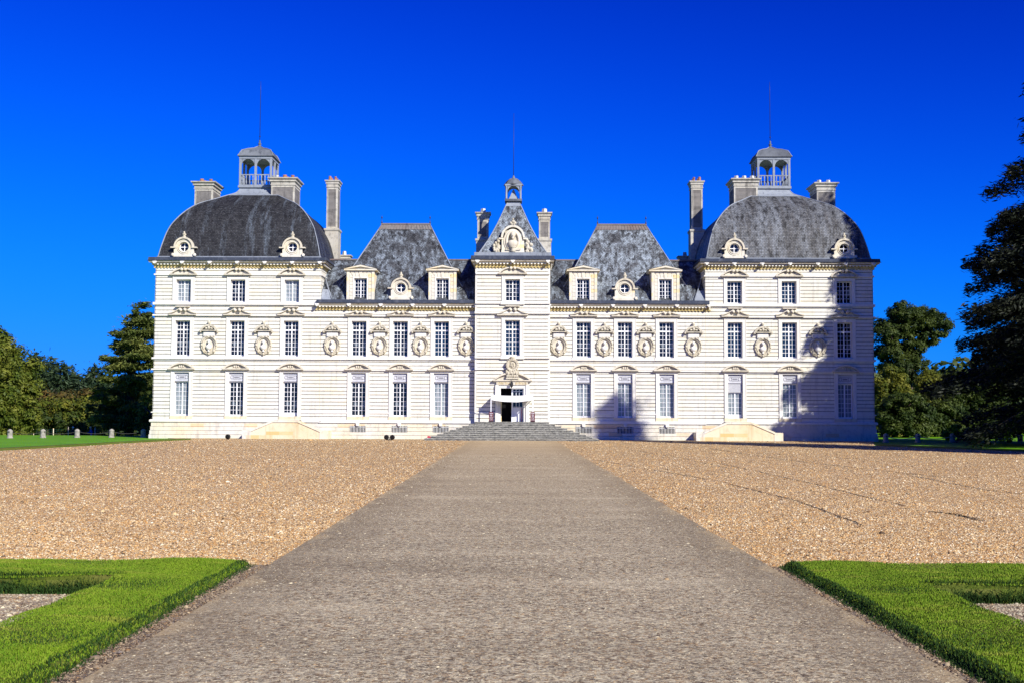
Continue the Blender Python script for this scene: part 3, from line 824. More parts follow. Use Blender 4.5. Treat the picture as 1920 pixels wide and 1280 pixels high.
def lantern(m, c):
    """open belvedere on the dome: posts, arches, balustrade, bell roof, finial, lightning rod"""
    cx, cy = c; w_ = LHW
    zr = ZL(333, YC); za = ZL(304.5, YC); ze = ZL(299.5, YC)
    mb = MB(); mb.box(cx - w_ - .06, cx + w_ + .06, cy - w_ - .06, cy + w_ + .06, zLB - .05, zLB + .14)
    lan = build('lantern', mb, 'leadl', CH, m)
    mb = MB(); mb.box(cx - w_ - .02, cx + w_ + .02, cy - w_ - .02, cy + w_ + .02, za + .001, ze); build('entablature', mb, 'leadl', lan, m)
    q = MB()
    pw = .09
    for i in (-1, 0, 1):
        for j in (-1, 0, 1):
            if i == 0 and j == 0: continue
            x = cx + i * (w_ - pw); y = cy + j * (w_ - pw); q.box(x - pw, x + pw, y - pw, y + pw, zLB + .14, za)
            build('post', q, 'leadl', lan, m); q = MB()
    # arches (spandrels)
    q = MB(); bay = (w_ - pw) ; r = bay / 2 - pw
    def spand(axis, off, c0):
        n = 10; zc = za - r - .02
        for k in range(n):
            a0 = math.pi * k / n; a1 = math.pi * (k + 1) / n
            pa = (c0 + r * math.cos(a0), zc + r * math.sin(a0)); pb = (c0 + r * math.cos(a1), zc + r * math.sin(a1))
            quad = [(pb[0], pb[1]), (pa[0], pa[1]), (pa[0], za), (pb[0], za)]
            if axis == 'x': q.prism(quad, off - .05, off + .05)
            else:
                b = len(q.v); q.v += [(off - .05, p[0], p[1]) for p in quad] + [(off + .05, p[0], p[1]) for p in quad]
                q.fi((b, b + 3, b + 2, b + 1)); q.fi((b + 4, b + 5, b + 6, b + 7))
                for i in range(4): j = (i + 1) % 4; q.fi((b + i, b + j, b + 4 + j, b + 4 + i))
    for s_ in (-1, 1):
        for h in (-.5, .5):
            spand('x', cy + s_ * (w_ - pw), cx + h * bay); spand('y', cx + s_ * (w_ - pw), cy + h * bay)
    build('arch', q, 'leadl', lan, m)
    q = MB()
    for s_ in (-1, 1):
        for h in (-.5, .5):
            for along in (0, 1):
                L = bay / 2 - pw
                cxx = cx + (h * bay if along == 0 else s_ * (w_ - pw)); cyy = cy + (s_ * (w_ - pw) if along == 0 else h * bay)
                if along == 0: q.box(cxx - L, cxx + L, cyy - .05, cyy + .05, zr - .08, zr); q.box(cxx - L, cxx + L, cyy - .04, cyy + .04, zLB + .14, zLB + .22)
                else: q.box(cxx - .05, cxx + .05, cyy - L, cyy + L, zr - .08, zr); q.box(cxx - .04, cxx + .04, cyy - L, cyy + L, zLB + .14, zLB + .22)
                for k in range(4):
                    t = -L + 2 * L * (k + .5) / 4; p = (cxx + (t if along == 0 else 0), cyy + (t if along else 0), zLB + .2)
                    hh = zr - .08 - p[2]; q.lathe([(.04, 0), (.075, hh * .3), (.03, hh * .62), (.05, hh)], p, 7)
    build('balustrade', q, 'leadl', lan, m)
    # bell-shaped roof
    z0 = ze; z1 = ZL(283, YC); z2 = ZL(275.5, YC)
    prof = [(w_ + .14, z0), (w_ + .08, z0 + .10), (w_ + .02, z0 + .20), (w_ - .04, z0 + (z1 - z0) * .45), (w_ - .16, z0 + (z1 - z0) * .72), (w_ - .36, z1 - .12), (w_ - .58, z1 + .0), (w_ * .28, z1 + (z2 - z1) * .45), (.12, z2), (.02, z2 + .02)]
    mb = MB(); square_shell(mb, prof, cx, cy); mb.face([(cx - w_ - .14, cy - w_ - .14, z0), (cx - w_ - .14, cy + w_ + .14, z0), (cx + w_ + .14, cy + w_ + .14, z0), (cx + w_ + .14, cy - w_ - .14, z0)])
    build('lantern_roof', mb, 'lead', lan, m)
    q = MB()
    for sx in (-1, 1):
        for sy in (-1, 1): q.tube([(cx + sx * a, cy + sy * a, z + .01) for a, z in prof[:-1]], .035, 5)
    build('hip_flashing', q, 'leadl', lan, m)
    zf = ZL(263, YC)
    q = MB(); q.lathe([(.22, z2 - .08), (.24, z2), (.12, z2 + .06), (.10, z2 + .18), (.17, z2 + .24), (.10, z2 + .32), (.06, zf - .2), (.09, zf - .1), (.03, zf)], (cx, cy, 0), 12)
    build('finial', q, 'lead', lan, m)
    zt = ZL(153, YC); q = MB(); q.tube([(cx, cy, zf - .05), (cx, cy, zt - .8), (cx, cy, zt)], [.028, .022, .012], 6)
    q.lathe([(.07, 0), (.07, .05)], (cx, cy, zf + .3), 8)
    build('lightning_rod', q, 'iron', lan, m)

def chimney(m, x0, x1, y0, y1, z0, z1, pots, potmat='terra', capo=.16, foot=None, panel=True, potw=.17):
    """stone stack with moulded cap, sunk panels and pots"""
    mb = MB(); zc = z1 - .55
    mb.box(x0, x1, y0, y1, z0, zc)
    if foot: mb.ring(x0, x1, y0, y1, [(0, foot[0]), (.10, foot[0]), (.18, foot[0] + .12), (.18, foot[0] + .26), (0, foot[0] + .30)]); mb.box(x0 - .10, x1 + .10, y0 - .10, y1 + .10, z0, foot[0] + .001)
    mb.ring(x0, x1, y0, y1, [(-.1, zc - .12), (.05, zc - .10), (.05, zc - .02), (-.1, zc)])
    mb.ring(x0, x1, y0, y1, [(-.3, zc + .001), (.02, zc + .001), (.02, zc + .16), (capo * .6, zc + .22), (capo * .6, zc + .36), (capo * 1.2, zc + .45), (capo * 1.3, zc + .55), (-.3, zc + .55)])
    mb.face([(x0, y0, z1 - .003), (x1, y0, z1 - .003), (x1, y1, z1 - .003), (x0, y1, z1 - .003)])
    ch = build('chimney', mb, 'chim', CH, m)
    if panel:
        q = MB(); a = .16; zlo = (foot[0] + .45 if foot else z0); zhi = zc - .28
        q.box(x0 + a, x1 - a, y0 - .008, y0 + .01, zlo, zhi)
        if y1 - y0 > .7: q.box(x0 - .008, x0 + .01, y0 + a, y1 - a, zlo, zhi); q.box(x1 - .01, x1 + .008, y0 + a, y1 - a, zlo, zhi)
        build('panel', q, 'chimpanel', ch, m)
        q = MB(); r = .035
        q.box(x0 + a - r, x0 + a, y0 - .03, y0, zlo, zhi + r); q.box(x1 - a, x1 - a + r, y0 - .03, y0, zlo, zhi + r); q.box(x0 + a, x1 - a, y0 - .03, y0, zhi, zhi + r)
        build('panel_moulding', q, 'chim', ch, m)
    n = pots
    for k in range(n):
        px = x0 + (x1 - x0) * (k + .5) / n
        for ry in ((y0 + y1) / 2 - .45, (y0 + y1) / 2 + .35) if y1 - y0 > 1.2 else ((y0 + y1) / 2,):
            q = MB()
            if potmat == 'terra' and k % 2 == 0: q.lathe([(potw, 0), (potw * .85, .05), (potw * .8, .30), (potw * .95, .32), (potw * .95, .36), (potw * .7, .36), (potw * .65, .1)], (px, ry, z1 - .004), 12)
            else: q.lathe([(potw * 1.25, 0), (potw * .95, .40), (potw * .8, .40), (potw * .8, .1)], (px, ry, z1 - .004), 4 if potmat != 'terra' else 12, sm=False)
            build('chimney_pot', q, potmat if k % 3 != 2 else 'whitepot', ch, m)
    return ch

# dormers
def oculus(x, y, zc, zb, ztop, zfin, dep, ro=.58, rg=.39):
    """round stone dormer with arched hood, scrolls and urn finial"""
    mb = MB(); n = 40
    hw = X(20); 
    # front: plate outline = pedestal + ring, with a round hole
    outer = []
    for k in range(n):
        a = 2 * math.pi * k / n - math.pi / 2; c, s_ = math.cos(a), math.sin(a)
        zz = zc + (ro + .08) * s_ if s_ > -.35 else max(zb, zc - 5)
        if s_ > -.35: outer.append(((ro + .10) * c * (1 if s_ > .2 else 1.05), zz))
        else: outer.append((hw * .9 * max(-1, min(1, c / .94 * 1.0)), zb))
    inner = [(rg * math.cos(2 * math.pi * k / n - math.pi / 2), zc + rg * math.sin(2 * math.pi * k / n - math.pi / 2)) for k in range(n)]
    yf = -.02
    for k in range(n):
        j = (k + 1) % n
        o0, o1, i0, i1 = outer[k], outer[j], inner[k], inner[j]
        mb.face([(o0[0], yf, o0[1]), (o1[0], yf, o1[1]), (i1[0], yf, i1[1]), (i0[0], yf, i0[1])])
        mb.face([(i0[0], yf, i0[1]), (i1[0], yf, i1[1]), (i1[0], yf + .3, i1[1]), (i0[0], yf + .3, i0[1])], None, True)
        mb.face([(o1[0], yf, o1[1]), (o0[0], yf, o0[1]), (o0[0], dep, o0[1]), (o1[0], dep, o1[1])])
    mb.torus((0, -.03, zc), rg + .05, rg + .05, .05, 32, 6); mb.torus((0, -.02, zc), ro - .02, ro - .02, .045, 32, 6)
    mb.box(-hw, hw, -.08, .3, zb, zb + .20)
    for s_ in (-1, 1):
        mb.box(s_ * (ro + .02), s_ * (ro + .24), -.04, .3, zb + .20, zc - .12)
        mb.lathe([(.15, 0), (.15, .10), (.08, .11), (.08, .14)], (s_ * (hw + .02), -.02, zb + .15), 12, axis='y')
    o = build('oculus_dormer', mb, 'dormer', CH, loc=(x, y, 0))
    q = MB(); N_ = 16
    R0, R1 = ro + .10, ro + .24
    for k in range(N_):
        a0 = math.pi * k / N_; a1 = math.pi * (k + 1) / N_
        c0, s0, c1, s1 = math.cos(a0), math.sin(a0), math.cos(a1), math.sin(a1)
        q.prism([(R0 * c1, zc + R0 * s1), (R0 * c0, zc + R0 * s0), (R1 * c0, zc + R1 * s0), (R1 * c1, zc + R1 * s1)], -.17, .12)
        q.prism([(R0 * c1, zc + R0 * s1), (R0 * c0, zc + R0 * s0), ((R1 - .04) * c0, zc + (R1 - .04) * s0), ((R1 - .04) * c1, zc + (R1 - .04) * s1)], .121, dep)
    for s_ in (-1, 1): q.box(s_ * (R0 - .02), s_ * (R1 + .26), -.17, .2, zc - .10, zc + .0)
    build('hood', q, 'ped', o)
    q = MB(); q.lathe([(.16, 0), (.16, .08), (.07, .12), (.17, .20), (.16, .30), (.06, .36), (.09, .42), (.03, .52)], (0, .0, zc + R1 - .03), 12)
    build('finial', q, 'carved', o)
    q = MB(); q.box(-.03, .03, .20, .24, zc - rg, zc + rg); q.box(-rg, rg, .205, .235, zc - .03, zc + .03); q.torus((0, .22, zc), rg - .02, rg - .02, .03, 24, 5)
    build('sash', q, 'white', o)
    q = MB(); q.lathe([(rg, 0), (rg, .01)], (0, .26, zc), 24, axis='y'); build('pane', q, 'glass', o)
    return o
def dormer(x, y, zb, zt, ztip, dep):
    hw = X(25.5); oh = X(12); zo0, zo1 = zb, ZL(521)
    mb = MB(); mb.box(-hw, -oh, -.0, dep, zb, zt); mb.box(oh, hw, 0, dep, zb, zt); mb.box(-oh, oh, 0, dep, zo1, zt)
    z = zb
    while z < zt - .5:                                          # rusticated blocks each side
        for s_ in (-1, 1): mb.box(s_ * (oh + .13), s_ * (hw - .22), -.03, .01, z + .02, z + .27)
        z += .30
    for s_ in (-1, 1): mb.box(s_ * (hw - .20), s_ * (hw + .03), -.07, .3, zb, zt - .001)
    for k in range(-2, 3):                                      # voussoirs
        c = k * .27; mb.prism([(c - .10, zo1 + .06), (c + .10, zo1 + .06), (c * 1.35 + .14, zt - .02), (c * 1.35 - .14, zt - .02)], -.05 if k == 0 else -.03, .01)
    o = build('dormer', mb, 'dormer', CH, loc=(x, y, 0))
    q = MB(); H = hw + .24
    q.box(-H, H, -.22, dep, zt + .001, zt + .12)
    q.prism([(-H - .04, zt + .121), (-H + .22, zt + .121), (0, ztip - .15), (0, ztip)], -.26, dep); q.prism([(H - .22, zt + .121), (H + .04, zt + .121), (0, ztip), (0, ztip - .15)], -.26, dep)
    q.prism([(-H + .2, zt + .122), (H - .2, zt + .122), (0, ztip - .14)], -.06, dep)
    build('pediment', q, 'dormer', o)
    q = MB()
    for s_ in (-1, 1): 
        pts = [(s_ * (H + .08), -.28, zt + .13), (s_ * (H + .08), dep + 1, zt + .13), (0, dep + 1, ztip + .03), (0, -.28, ztip + .03)]
        q.face(pts if s_ > 0 else pts[::-1])
    build('dormer_roof', q, 'lead', o)
    q = MB(); q.box(-oh - .11, -oh, -.035, .02, zb, zo1 + .1); q.box(oh, oh + .11, -.035, .02, zb, zo1 + .1); q.box(-oh, oh, -.035, .02, zo1, zo1 + .1); build('architrave', q, 'trim', o)
    build('sash', sash(2 * oh - .02, zo1 - zb, 5, y=.22), 'white', o, loc=(0, 0, zb))
    q = MB(); q.box(-oh, oh, .272, .29, zb, zo1); build('pane', q, 'glass', o)
    return o

for m in (1, -1):
    cx, cy = PXC, YC
    mb = MB(); square_shell(mb, DPR, cx, cy)
    dome = build('dome_roof', mb, 'dome2' if m > 0 else 'dome', CH, m)
    q = MB()
    for sx in (-1, 1):
        for sy in (-1, 1): q.tube([(cx + sx * a, cy + sy * a, z + .01) for a, z in DPR], .045, 6)
    build('hip_flashing', q, 'leadl', dome, m); q = MB()
    q.ring(cx - DP[0][0], cx + DP[0][0], cy - DP[0][0], cy + DP[0][0], [(-.1, DP[0][1] + .02), (.05, DP[0][1] + .01), (.05, DP[0][1] + .13), (-.1, DP[0][1] + .15)])
    build('eaves_flashing', q, 'leadl', dome, m)
    q = MB(); square_shell(q, [(a + .02, z + .015) for a, z in DPR[-9:]], cx, cy); build('lead_cap', q, 'leadl', dome, m)
    lantern(m, (cx, cy))
    chimney(m, cx + 3.75, cx + 5.35, cy - 1.3, cy + 1.2, DP[5][1] - 2.5, ZL(341, YC - 1.3), 2, capo=.22, potmat='terra' if m < 0 else 'whitepot')
    chimney(m, cx - 3.6, cx - 1.55, cy - 2.1, cy + .3, DP[7][1] - 2.5, ZL(333.5, YC - 2.1), 3, capo=.22, potmat='terra' if m < 0 else 'whitepot')
    hx = XJ + .62
    chimney(m, hx - .50, hx + .50, 8.6, 9.9, DP[1][1] - 2, ZL(338, 8.6), 2, capo=.14, foot=(ZL(434, 8.6),), potw=.12)
for m in (1, -1):
    for xo in (X(619, 460), X(414.5, 460)):
        oculus(m * xo, .02, ZL(463.5), ZL(482), ZL(441), ZL(427), 2.2)
# ---- wing roofs --------------------------------------------------------
zE = ZL(562) + .02; yR = 4.9
zR1 = ZL(421, yR); zLow = ZL(487.5, 4.2)
for m in (1, -1):
    xa, xb = X(81, 556), X(347, 556); xa1, xb1 = X(157, 421, yR), X(247.5, 421, yR)
    mb = MB()
    def q3(p, L0, L1, u0, u1, u2, u3):
        mb.face(p, [(u0, L0), (u1, L0), (u2, L1), (u3, L1)])
    y1 = 9.8
    # bottom flare then straight slope; ring of rectangles from eave to ridge
    def rect(t):
        e = t ** .96; return (xa + (xa1 - xa) * e, xb + (xb1 - xb) * e, (.34 + (yR - .34) * e), y1 + (yR - y1) * e, zE + (zR1 - zE) * t)
    ts = [0, .06, .13, .22, .35, .5, .65, .8, .93, 1.0]; flare = {0: .22, .06: .10, .13: .04}
    rs = []
    for t in ts:
        a, b, c, d, z = rect(t); fl = flare.get(t, 0); rs.append((a - fl, b + fl, c - fl * .6, d + fl, z))
    acc = 0
    for r0, r1 in zip(rs[:-1], rs[1:]):
        L = math.hypot(r1[2] - r0[2], r1[4] - r0[4])
        a0, b0, c0, d0, z0 = r0; a1, b1, c1, d1, z1 = r1
        q3([(a0, c0, z0), (b0, c0, z0), (b1, c1, z1), (a1, c1, z1)], acc, acc + L, a0, b0, b1, a1)
        q3([(b0, c0, z0), (b0, d0, z0), (b1, d1, z1), (b1, c1, z1)], acc, acc + L, c0 + 30, d0 + 30, d1 + 30, c1 + 30)
        q3([(b0, d0, z0), (a0, d0, z0), (a1, d1, z1), (b1, d1, z1)], acc, acc + L, b0, a0, a1, b1)
        q3([(a0, d0, z0), (a0, c0, z0), (a1, c1, z1), (a1, d1, z1)], acc, acc + L, d0 + 60, c0 + 60, c1 + 60, d1 + 60)
        acc += L
    roof = build('wing_roof', mb, 'slate2' if m > 0 else 'slate', CH, m)
    # lead ridge cap with upright seams
    tcap = 1 - (ZL(421, yR) - ZL(431, yR)) / (zR1 - zE); rc = rect(tcap); q = MB(); o_ = .03
    a0, b0, c0, d0, z0 = rc; a1, b1, c1, d1, z1 = rect(1.0)
    q.face([(a0, c0 - o_, z0 + .01), (b0, c0 - o_, z0 + .01), (b1, c1 - o_, z1 + .02), (a1, c1 - o_, z1 + .02)])
    q.face([(b0, d0 + o_, z0), (a0, d0 + o_, z0), (a1, d1 + o_, z1 + .02), (b1, d1 + o_, z1 + .02)])
    t2 = 1 - (ZL(421, yR) - ZL(443, yR)) / (zR1 - zE); a2, b2, c2, d2, z2 = rect(t2)
    q.face([(b2 + o_, c2, z2), (b2 + o_, d2, z2), (b1 + o_, d1, z1 + .02), (b1 + o_, c1, z1 + .02)]); q.face([(a2 - o_, d2, z2), (a2 - o_, c2, z2), (a1 - o_, c1, z1 + .02), (a1 - o_, d1, z1 + .02)])
    q.box(a1 - .05, b1 + .05, yR - .09, yR + .09, z1, z1 + .12)
    for k in range(19):
        x0_ = a0 + (b0 - a0) * k / 18; x1_ = a1 + (b1 - a1) * k / 18; q.tube([(x0_, c0 - .04, z0), (x1_, c1 - .04, z1 + .02)], .022, 4)
    build('ridge_cap', q, 'rust', roof, m)
    q = MB()
    for key in ((0, 2), (1, 2), (0, 3), (1, 3)): q.tube([(r[key[0]], r[key[1]], r[4] + .01) for r in rs], .045, 5)
    q.tube([(a1, yR, rs[-1][4] + .02), (b1, yR, rs[-1][4] + .02)], .05, 5)
    build('hip_flashing', q, 'leadl', roof, m)
    for xx in (a1, b1):
        q = MB(); q.lathe([(.07, 0), (.05, .12), (.02, .25), (.018, .42), (.06, .50), (.06, .56), (.015, .62), (.01, .75)], (xx, yR, z1 + .1), 8); build('ridge_finial', q, 'iron', roof, m)
    # lower roof linking pavilion, wing and tower
    mb = MB(); 
    pr = [(.08, zE), (.26, zE + .18), (.55, zE + .75), (4.2, zLow), (8.6, zE)]
    acc = 0
    for (ya, za_), (yb, zb_) in zip(pr[:-1], pr[1:]):
        L = math.hypot(yb - ya, zb_ - za_); mb.face([(XT - .5, ya, za_), (XJ + .1, ya, za_), (XJ + .1, yb, zb_), (XT - .5, yb, zb_)], [(XT, acc), (XJ, acc), (XJ, acc + L), (XT, acc + L)]); acc += L
    lr = build('link_roof', mb, 'slate', CH, m)
    q = MB(); q.box(XT - .5, XJ, 4.1, 4.3, zLow - .02, zLow + .10); build('ridge_cap', q, 'rust', lr, m)
    q = MB(); q.face([(XJ - .02, .02, zE), (XJ - .9, .02, zE), (XJ - .55, .52, zE + .9), (XJ - .02, .52, zE + .9)][::-1]); q.tube([(XJ - .9, .03, zE + .05), (XJ - .5, .60, zE + 1.0), (XJ - .05, 1.6, zE + 2.1)], .05, 5)
    build('valley_lead', q, 'leadl', lr, m)
    mb = MB(); mb.box(XT, XJ, 9.5, 9.8, 0, zE); build('rear_wall', mb, 'wall', CH, m)
    for xo in (X(286, 530), X(132, 530)): dormer(m * xo, .06, zE + .02, ZL(507), ZL(496.5), 2.9)
    oculus(m * X(210, 538), .06, ZL(538.5), zE + .02, ZL(516), ZL(502), 1.9)
    # small chimney beyond the roof
    c0 = X(321, 480, 10)
    chimney(m, c0 - .5, c0 + .5, 10.2, 11, zE, ZL(478, 10.2), 1, potmat='whitepot', panel=False, potw=.16)

# ---- central tower -----------------------------------------------------
TY = -.60; TD = 6.3
zTE = Z(501.5, TY); zTC = Z(481, TY)
mb = MB(); oTw = (Z(667, TY), Z(600, TY)); oTt = (Z(566, TY), Z(523.6, TY))
doorW = X(20.5); dz0 = Z(790, TY); dz1 = Z(727, TY)
surT = SUR
hs = [(-HWO - surT + .03, HWO + surT - .03, oTw[0] - .03, oTw[1] + surT * .85), (-HWO - surT + .03, HWO + surT - .03, oTt[0] - .03, oTt[1] + surT * .85),
      (-X(29), X(29), dz0 - .1, Z(714, TY))]
wall_courses(mb, -XT, XT, dz0, zTE + .05, hs, yf=TY)
side_wall(mb, XT, 1, TY + .06, TY + TD, 0, zTE + .05); side_wall(mb, -XT, -1, TY + .06, TY + TD, 0, zTE + .05)
mb.face([(XT, TY + TD, 0), (-XT, TY + TD, 0), (-XT, TY + TD, zTE), (XT, TY + TD, zTE)])
mb.box(-XT, XT, TY + .001, TY + .06, -.2, dz0)
build('tower_wall', mb, ['wall', 'joint'], CH)
mb = MB()
for y_, o, gap in ((568.5, .13, 0), (587, .16, 0), (669.5, .13, 0), (691, .12, 0)):
    zc = Z(y_, TY); mb.ring(-XT, XT, TY, TY + TD, [(0, zc - .09), (o, zc - .07), (o, zc + .09), (0, zc + .10)])
zc = Z(514, TY); mb.ring(-XT, XT, TY, TY + TD, [(0, zc - .05), (.10, zc - .04), (.10, zc + .06), (0, zc + .06)])
zc = Z(773, TY)
for s_ in (-1, 1): mb.box(s_ * X(30), s_ * (XT + .06), TY - .06, TY + .03, zc - .05, zc + .05)
build('string_course', mb, 'trim', CH)
mb = MB()
for s_ in (-1, 1): mb.box(s_ * (XT - .0), s_ * (XT + .13), TY + .02, TY + .16, dz0, zTE)
build('corner_strip', mb, 'trim', CH)
cornice(-XT, XT, TY, TY + TD, zTE, zTC, nmod=3, proj=.50)
# tower windows
def tower_window(o, rows, tr, pedk, zb):
    h = o[1] - o[0]
    win = build('window', sash(W0 - .02, h, rows, tr), 'white', CH, loc=(0, TY, o[0]))
    build('surround', surround(W0, h, SUR, SUR * .9), 'trim', win)
    g = MB(); g.box(-HWO, HWO, .352, .37, 0, h); build('pane', g, 'half' if rows == 5 else 'glasssky', win)
    b = MB(); b.box(-HWO - SUR - .08, HWO + SUR + .08, -.17, .34, -.24, -.001); build('sill', b, 'trim', win)
    build('pediment', pedk, 'ped', win, loc=(0, 0, zb - o[0]))
tower_window(oTt, 5, None, ped_volute(X(27), .62), Z(514.5, TY))
tower_window(oTw, 8, (oTw[1] - oTw[0]) * .70, ped_swan(X(29), .80, True), Z(592, TY))
# door
mb = MB(); hwD = X(21.5); hwF = X(29)
mb.box(-hwF, -hwD, -.12, .5, dz0, dz1); mb.box(hwD, hwF, -.12, .5, dz0, dz1); mb.box(-hwF, hwF, -.12, .5, dz1, Z(714, TY))
mb.box(-hwF - .1, -hwF + .16, -.2, -.121, dz0, Z(721, TY)); mb.box(hwF - .16, hwF + .1, -.2, -.121, dz0, Z(721, TY))
for s_ in (-1, 1):
    for k in range(6): mb.ell((s_ * (hwF + .06), -.13, Z(722, TY) - .12 - k * .13), (.09, .08, .09), 7, 5)
door = build('entrance', mb, 'trim', CH, loc=(0, TY, 0))
q = MB(); q.box(-hwD, hwD, .9, .95, dz0, dz1); build('dark_hall', q, 'dark', door)
q = MB(); zt = Z(744, TY)                                                   # transom bar and right-hand leaf
q.box(-hwD, hwD, .30, .40, zt - .10, zt + .10); q.box(-.06, .06, .30, .40, dz0, dz1)
for zz in (Z(733, TY), ): q.box(.06, hwD - .1, .33, .37, zz - .02, zz + .02)
for xx in (.06 + (hwD - .16) * .33, .06 + (hwD - .16) * .66): q.box(xx - .02, xx + .02, .33, .37, zt + .1, dz1)
q.box(.06, hwD, .30, .40, dz1 - .08, dz1); q.box(hwD - .1, hwD, .30, .40, dz0, dz1 - .08)
build('door_frame', q, 'white', door)
q = MB(); q.box(.07, hwD - .11, .33, .38, dz0 + .02, dz0 + 1.15)
for zz in (dz0 + 1.2, dz0 + 1.62, dz0 + 2.0): q.box(.07, hwD - .11, .33, .37, zz - .02, zz + .02)
for xx in (.07 + (hwD - .18) * .33, .07 + (hwD - .18) * .66): q.box(xx - .017, xx + .017, .335, .365, dz0 + 1.15, zt - .1)
dl = build('door_leaf', q, 'white', door); dl['label'] = 'white half-glazed door leaf standing closed'
q = MB(); q.box(.07, hwD - .11, .372, .378, dz0 + 1.16, zt - .1); q.box(.07, hwD - .11, .372, .378, zt + .1, dz1 - .08); build('pane', q, 'glass', door)
q = MB(); q.box(-hwD, -hwD + .07, .1, .9, dz0, dz1 - .6); build('reflection_leaf', q, 'gold', door)  # ochre colour paints the yellow reflection inside the open doorway
q = MB(); q.box(.75, .79, .22, .30, dz0 + .02, dz0 + 1.1); build('red_board', q, 'crimson', door)
q = MB(); q.box(-hwF - .02, hwF + .02, -.22, .0, Z(721, TY), Z(714.5, TY)); fr = build('frieze', q, 'ped', door)
q = MB(); random.seed(3); x = -hwF + .12
zi0, zi1 = Z(720, TY), Z(715.6, TY)
while x < hwF - .14:                                                       # weathered carved inscription
    if abs(x) > .22:
        wd = random.choice((.05, .07, .09)); q.box(x, x + .02, -.245, -.221, zi0, zi1)
        if wd > .06: q.box(x + wd - .02, x + wd, -.245, -.221, zi0, zi1 - (.0 if random.random() < .5 else .07))
        if random.random() < .7: q.box(x + .02, x + wd - .02, -.245, -.221, zi1 - .03, zi1)
        if random.random() < .5: q.box(x + .02, x + wd - .02, -.245, -.221, (zi0 + zi1) / 2 - .01, (zi0 + zi1) / 2 + .01)
    else: wd = .08
    x += wd + .045
build('inscription', q, 'soffit', fr) if False else build('inscription', q, 'soffit', door)
q = ped_segment(X(36.5), Z(697, TY) - Z(713.5, TY)); build('pediment', q, 'ped', door, loc=(0, -.02, Z(713.5, TY)))
# coat of arms: round medallion in a wreath above a carved base
q = MB(); zc = Z(684, TY); q.torus((0, -.30, zc), .40, .42, .12, 26, 7); q.lathe([(.36, 0), (.36, .26), (.2, .32), (.05, .34)], (0, -.02, zc), 20, axis='y')
for k in range(18): a = 2 * math.pi * k / 18; q.ell((.46 * math.cos(a), -.36, zc + .48 * math.sin(a)), (.09, .08, .09), 6, 5)
for xx, zz in ((-.10, .12), (.10, .12), (0, -.10), (-.12, -.02), (.12, -.02)): q.ell((xx, -.36, zc + zz), (.07, .05, .10), 6, 5)
q.ell((0, -.3, zc + .60), (.22, .14, .12), 8, 6)
for k in range(-4, 5): q.ell((k * .115, -.30 - .02 * (k % 2), Z(699, TY) + .05 * (k % 3)), (.11, .12, .19), 7, 5)
q.box(-.5, .5, -.36, -.05, Z(710, TY), Z(706, TY))
for k in range(-3, 4): q.ell((k * .14, -.34, Z(704.5, TY)), (.09, .10, .12), 7, 5)
q.box(-.42, .42, -.24, 0, Z(706, TY), Z(690, TY))
build('coat_of_arms', q, 'carved', door)
q = MB(); zl0 = Z(724, TY); q.lathe([(.03, -.12), (.10, 0), (.13, .12), (.13, .30), (.05, .40), (.015, .46), (.015, .60)], (-.05, -.45, zl0), 6, sm=False); q.tube([(-.05, -.45, zl0 + .58), (-.05, -.1, zl0 + .62)], .015, 5)
build('hanging_lamp', q, 'iron', door)
# tower roof: flared spire
yc = TY + TD / 2
tp = [(897.5, 478.5), (907, 463), (917.5, 447.5), (925, 434), (932.5, 420), (940, 404), (947.5, 387.5), (956, 370), (961, 356)]
TP = []
for x, y in tp:
    h0 = (962 - x); dyy = yc; wv = X(h0, y, yc - h0 * .043)
    TP.append((wv, Z(y, yc - wv)))
TP = [(XT + .05, zTC + .03)] + TP[1:] ; TP[-1] = (.02, TP[-1][1])
TP = [(XT + .12, zTC + .0), (XT - .05, zTC + .16)] + [(w_, z) for w_, z in TP[1:]]
mb = MB(); square_shell(mb, TP, 0, yc); tr_ = build('tower_roof', mb, 'slate2', CH)
q = MB(); square_shell(q, [(a + .02, z + .02) for a, z in TP[-3:]], 0, yc); build('lead_cap', q, 'leadl', tr_)
q = MB()
for sx in (-1, 1):
    for sy in (-1, 1): q.tube([(sx * a, yc + sy * a, z + .01) for a, z in TP[:-1]], .05, 5)
build('hip_flashing', q, 'leadl', tr_); q = MB()
q.ring(-XT, XT, TY, TY + TD, [(-.2, zTC + .03), (.22, zTC + .02), (.22, zTC + .30), (-.2, zTC + .36)])
build('eaves_flashing', q, 'leadl', tr_)
# cupola
cw = X(13.2, 365, yc); z0, z1 = Z(376, yc), Z(351.5, yc)
q = MB(); q.box(-cw - .12, cw + .12, yc - cw - .12, yc + cw + .12, z0 - .18, z0); cup = build('cupola', q, 'lead', CH)
for i in (-1, 1):
    for j in (-1, 1):
        q = MB(); q.lathe([(.11, 0), (.08, .06), (.075, z1 - z0 - .1), (.11, z1 - z0)], (i * cw, yc + j * cw, z0), 10); build('post', q, 'leadl', cup)
q = MB(); q.box(-cw - .12, cw + .12, yc - cw - .12, yc + cw + .12, z1 - .001, z1 + .14)
for s_ in (-1, 1):
    n = 8; r = cw - .1; zc = z1 - r - .02
    for k in range(n):
        a0 = math.pi * k / n; a1 = math.pi * (k + 1) / n; q.prism([(r * math.cos(a1), zc + r * math.sin(a1)), (r * math.cos(a0), zc + r * math.sin(a0)), (r * math.cos(a0), z1 - .002), (r * math.cos(a1), z1 - .002)], yc + s_ * cw - .05, yc + s_ * cw + .05)
build('entablature', q, 'leadl', cup)
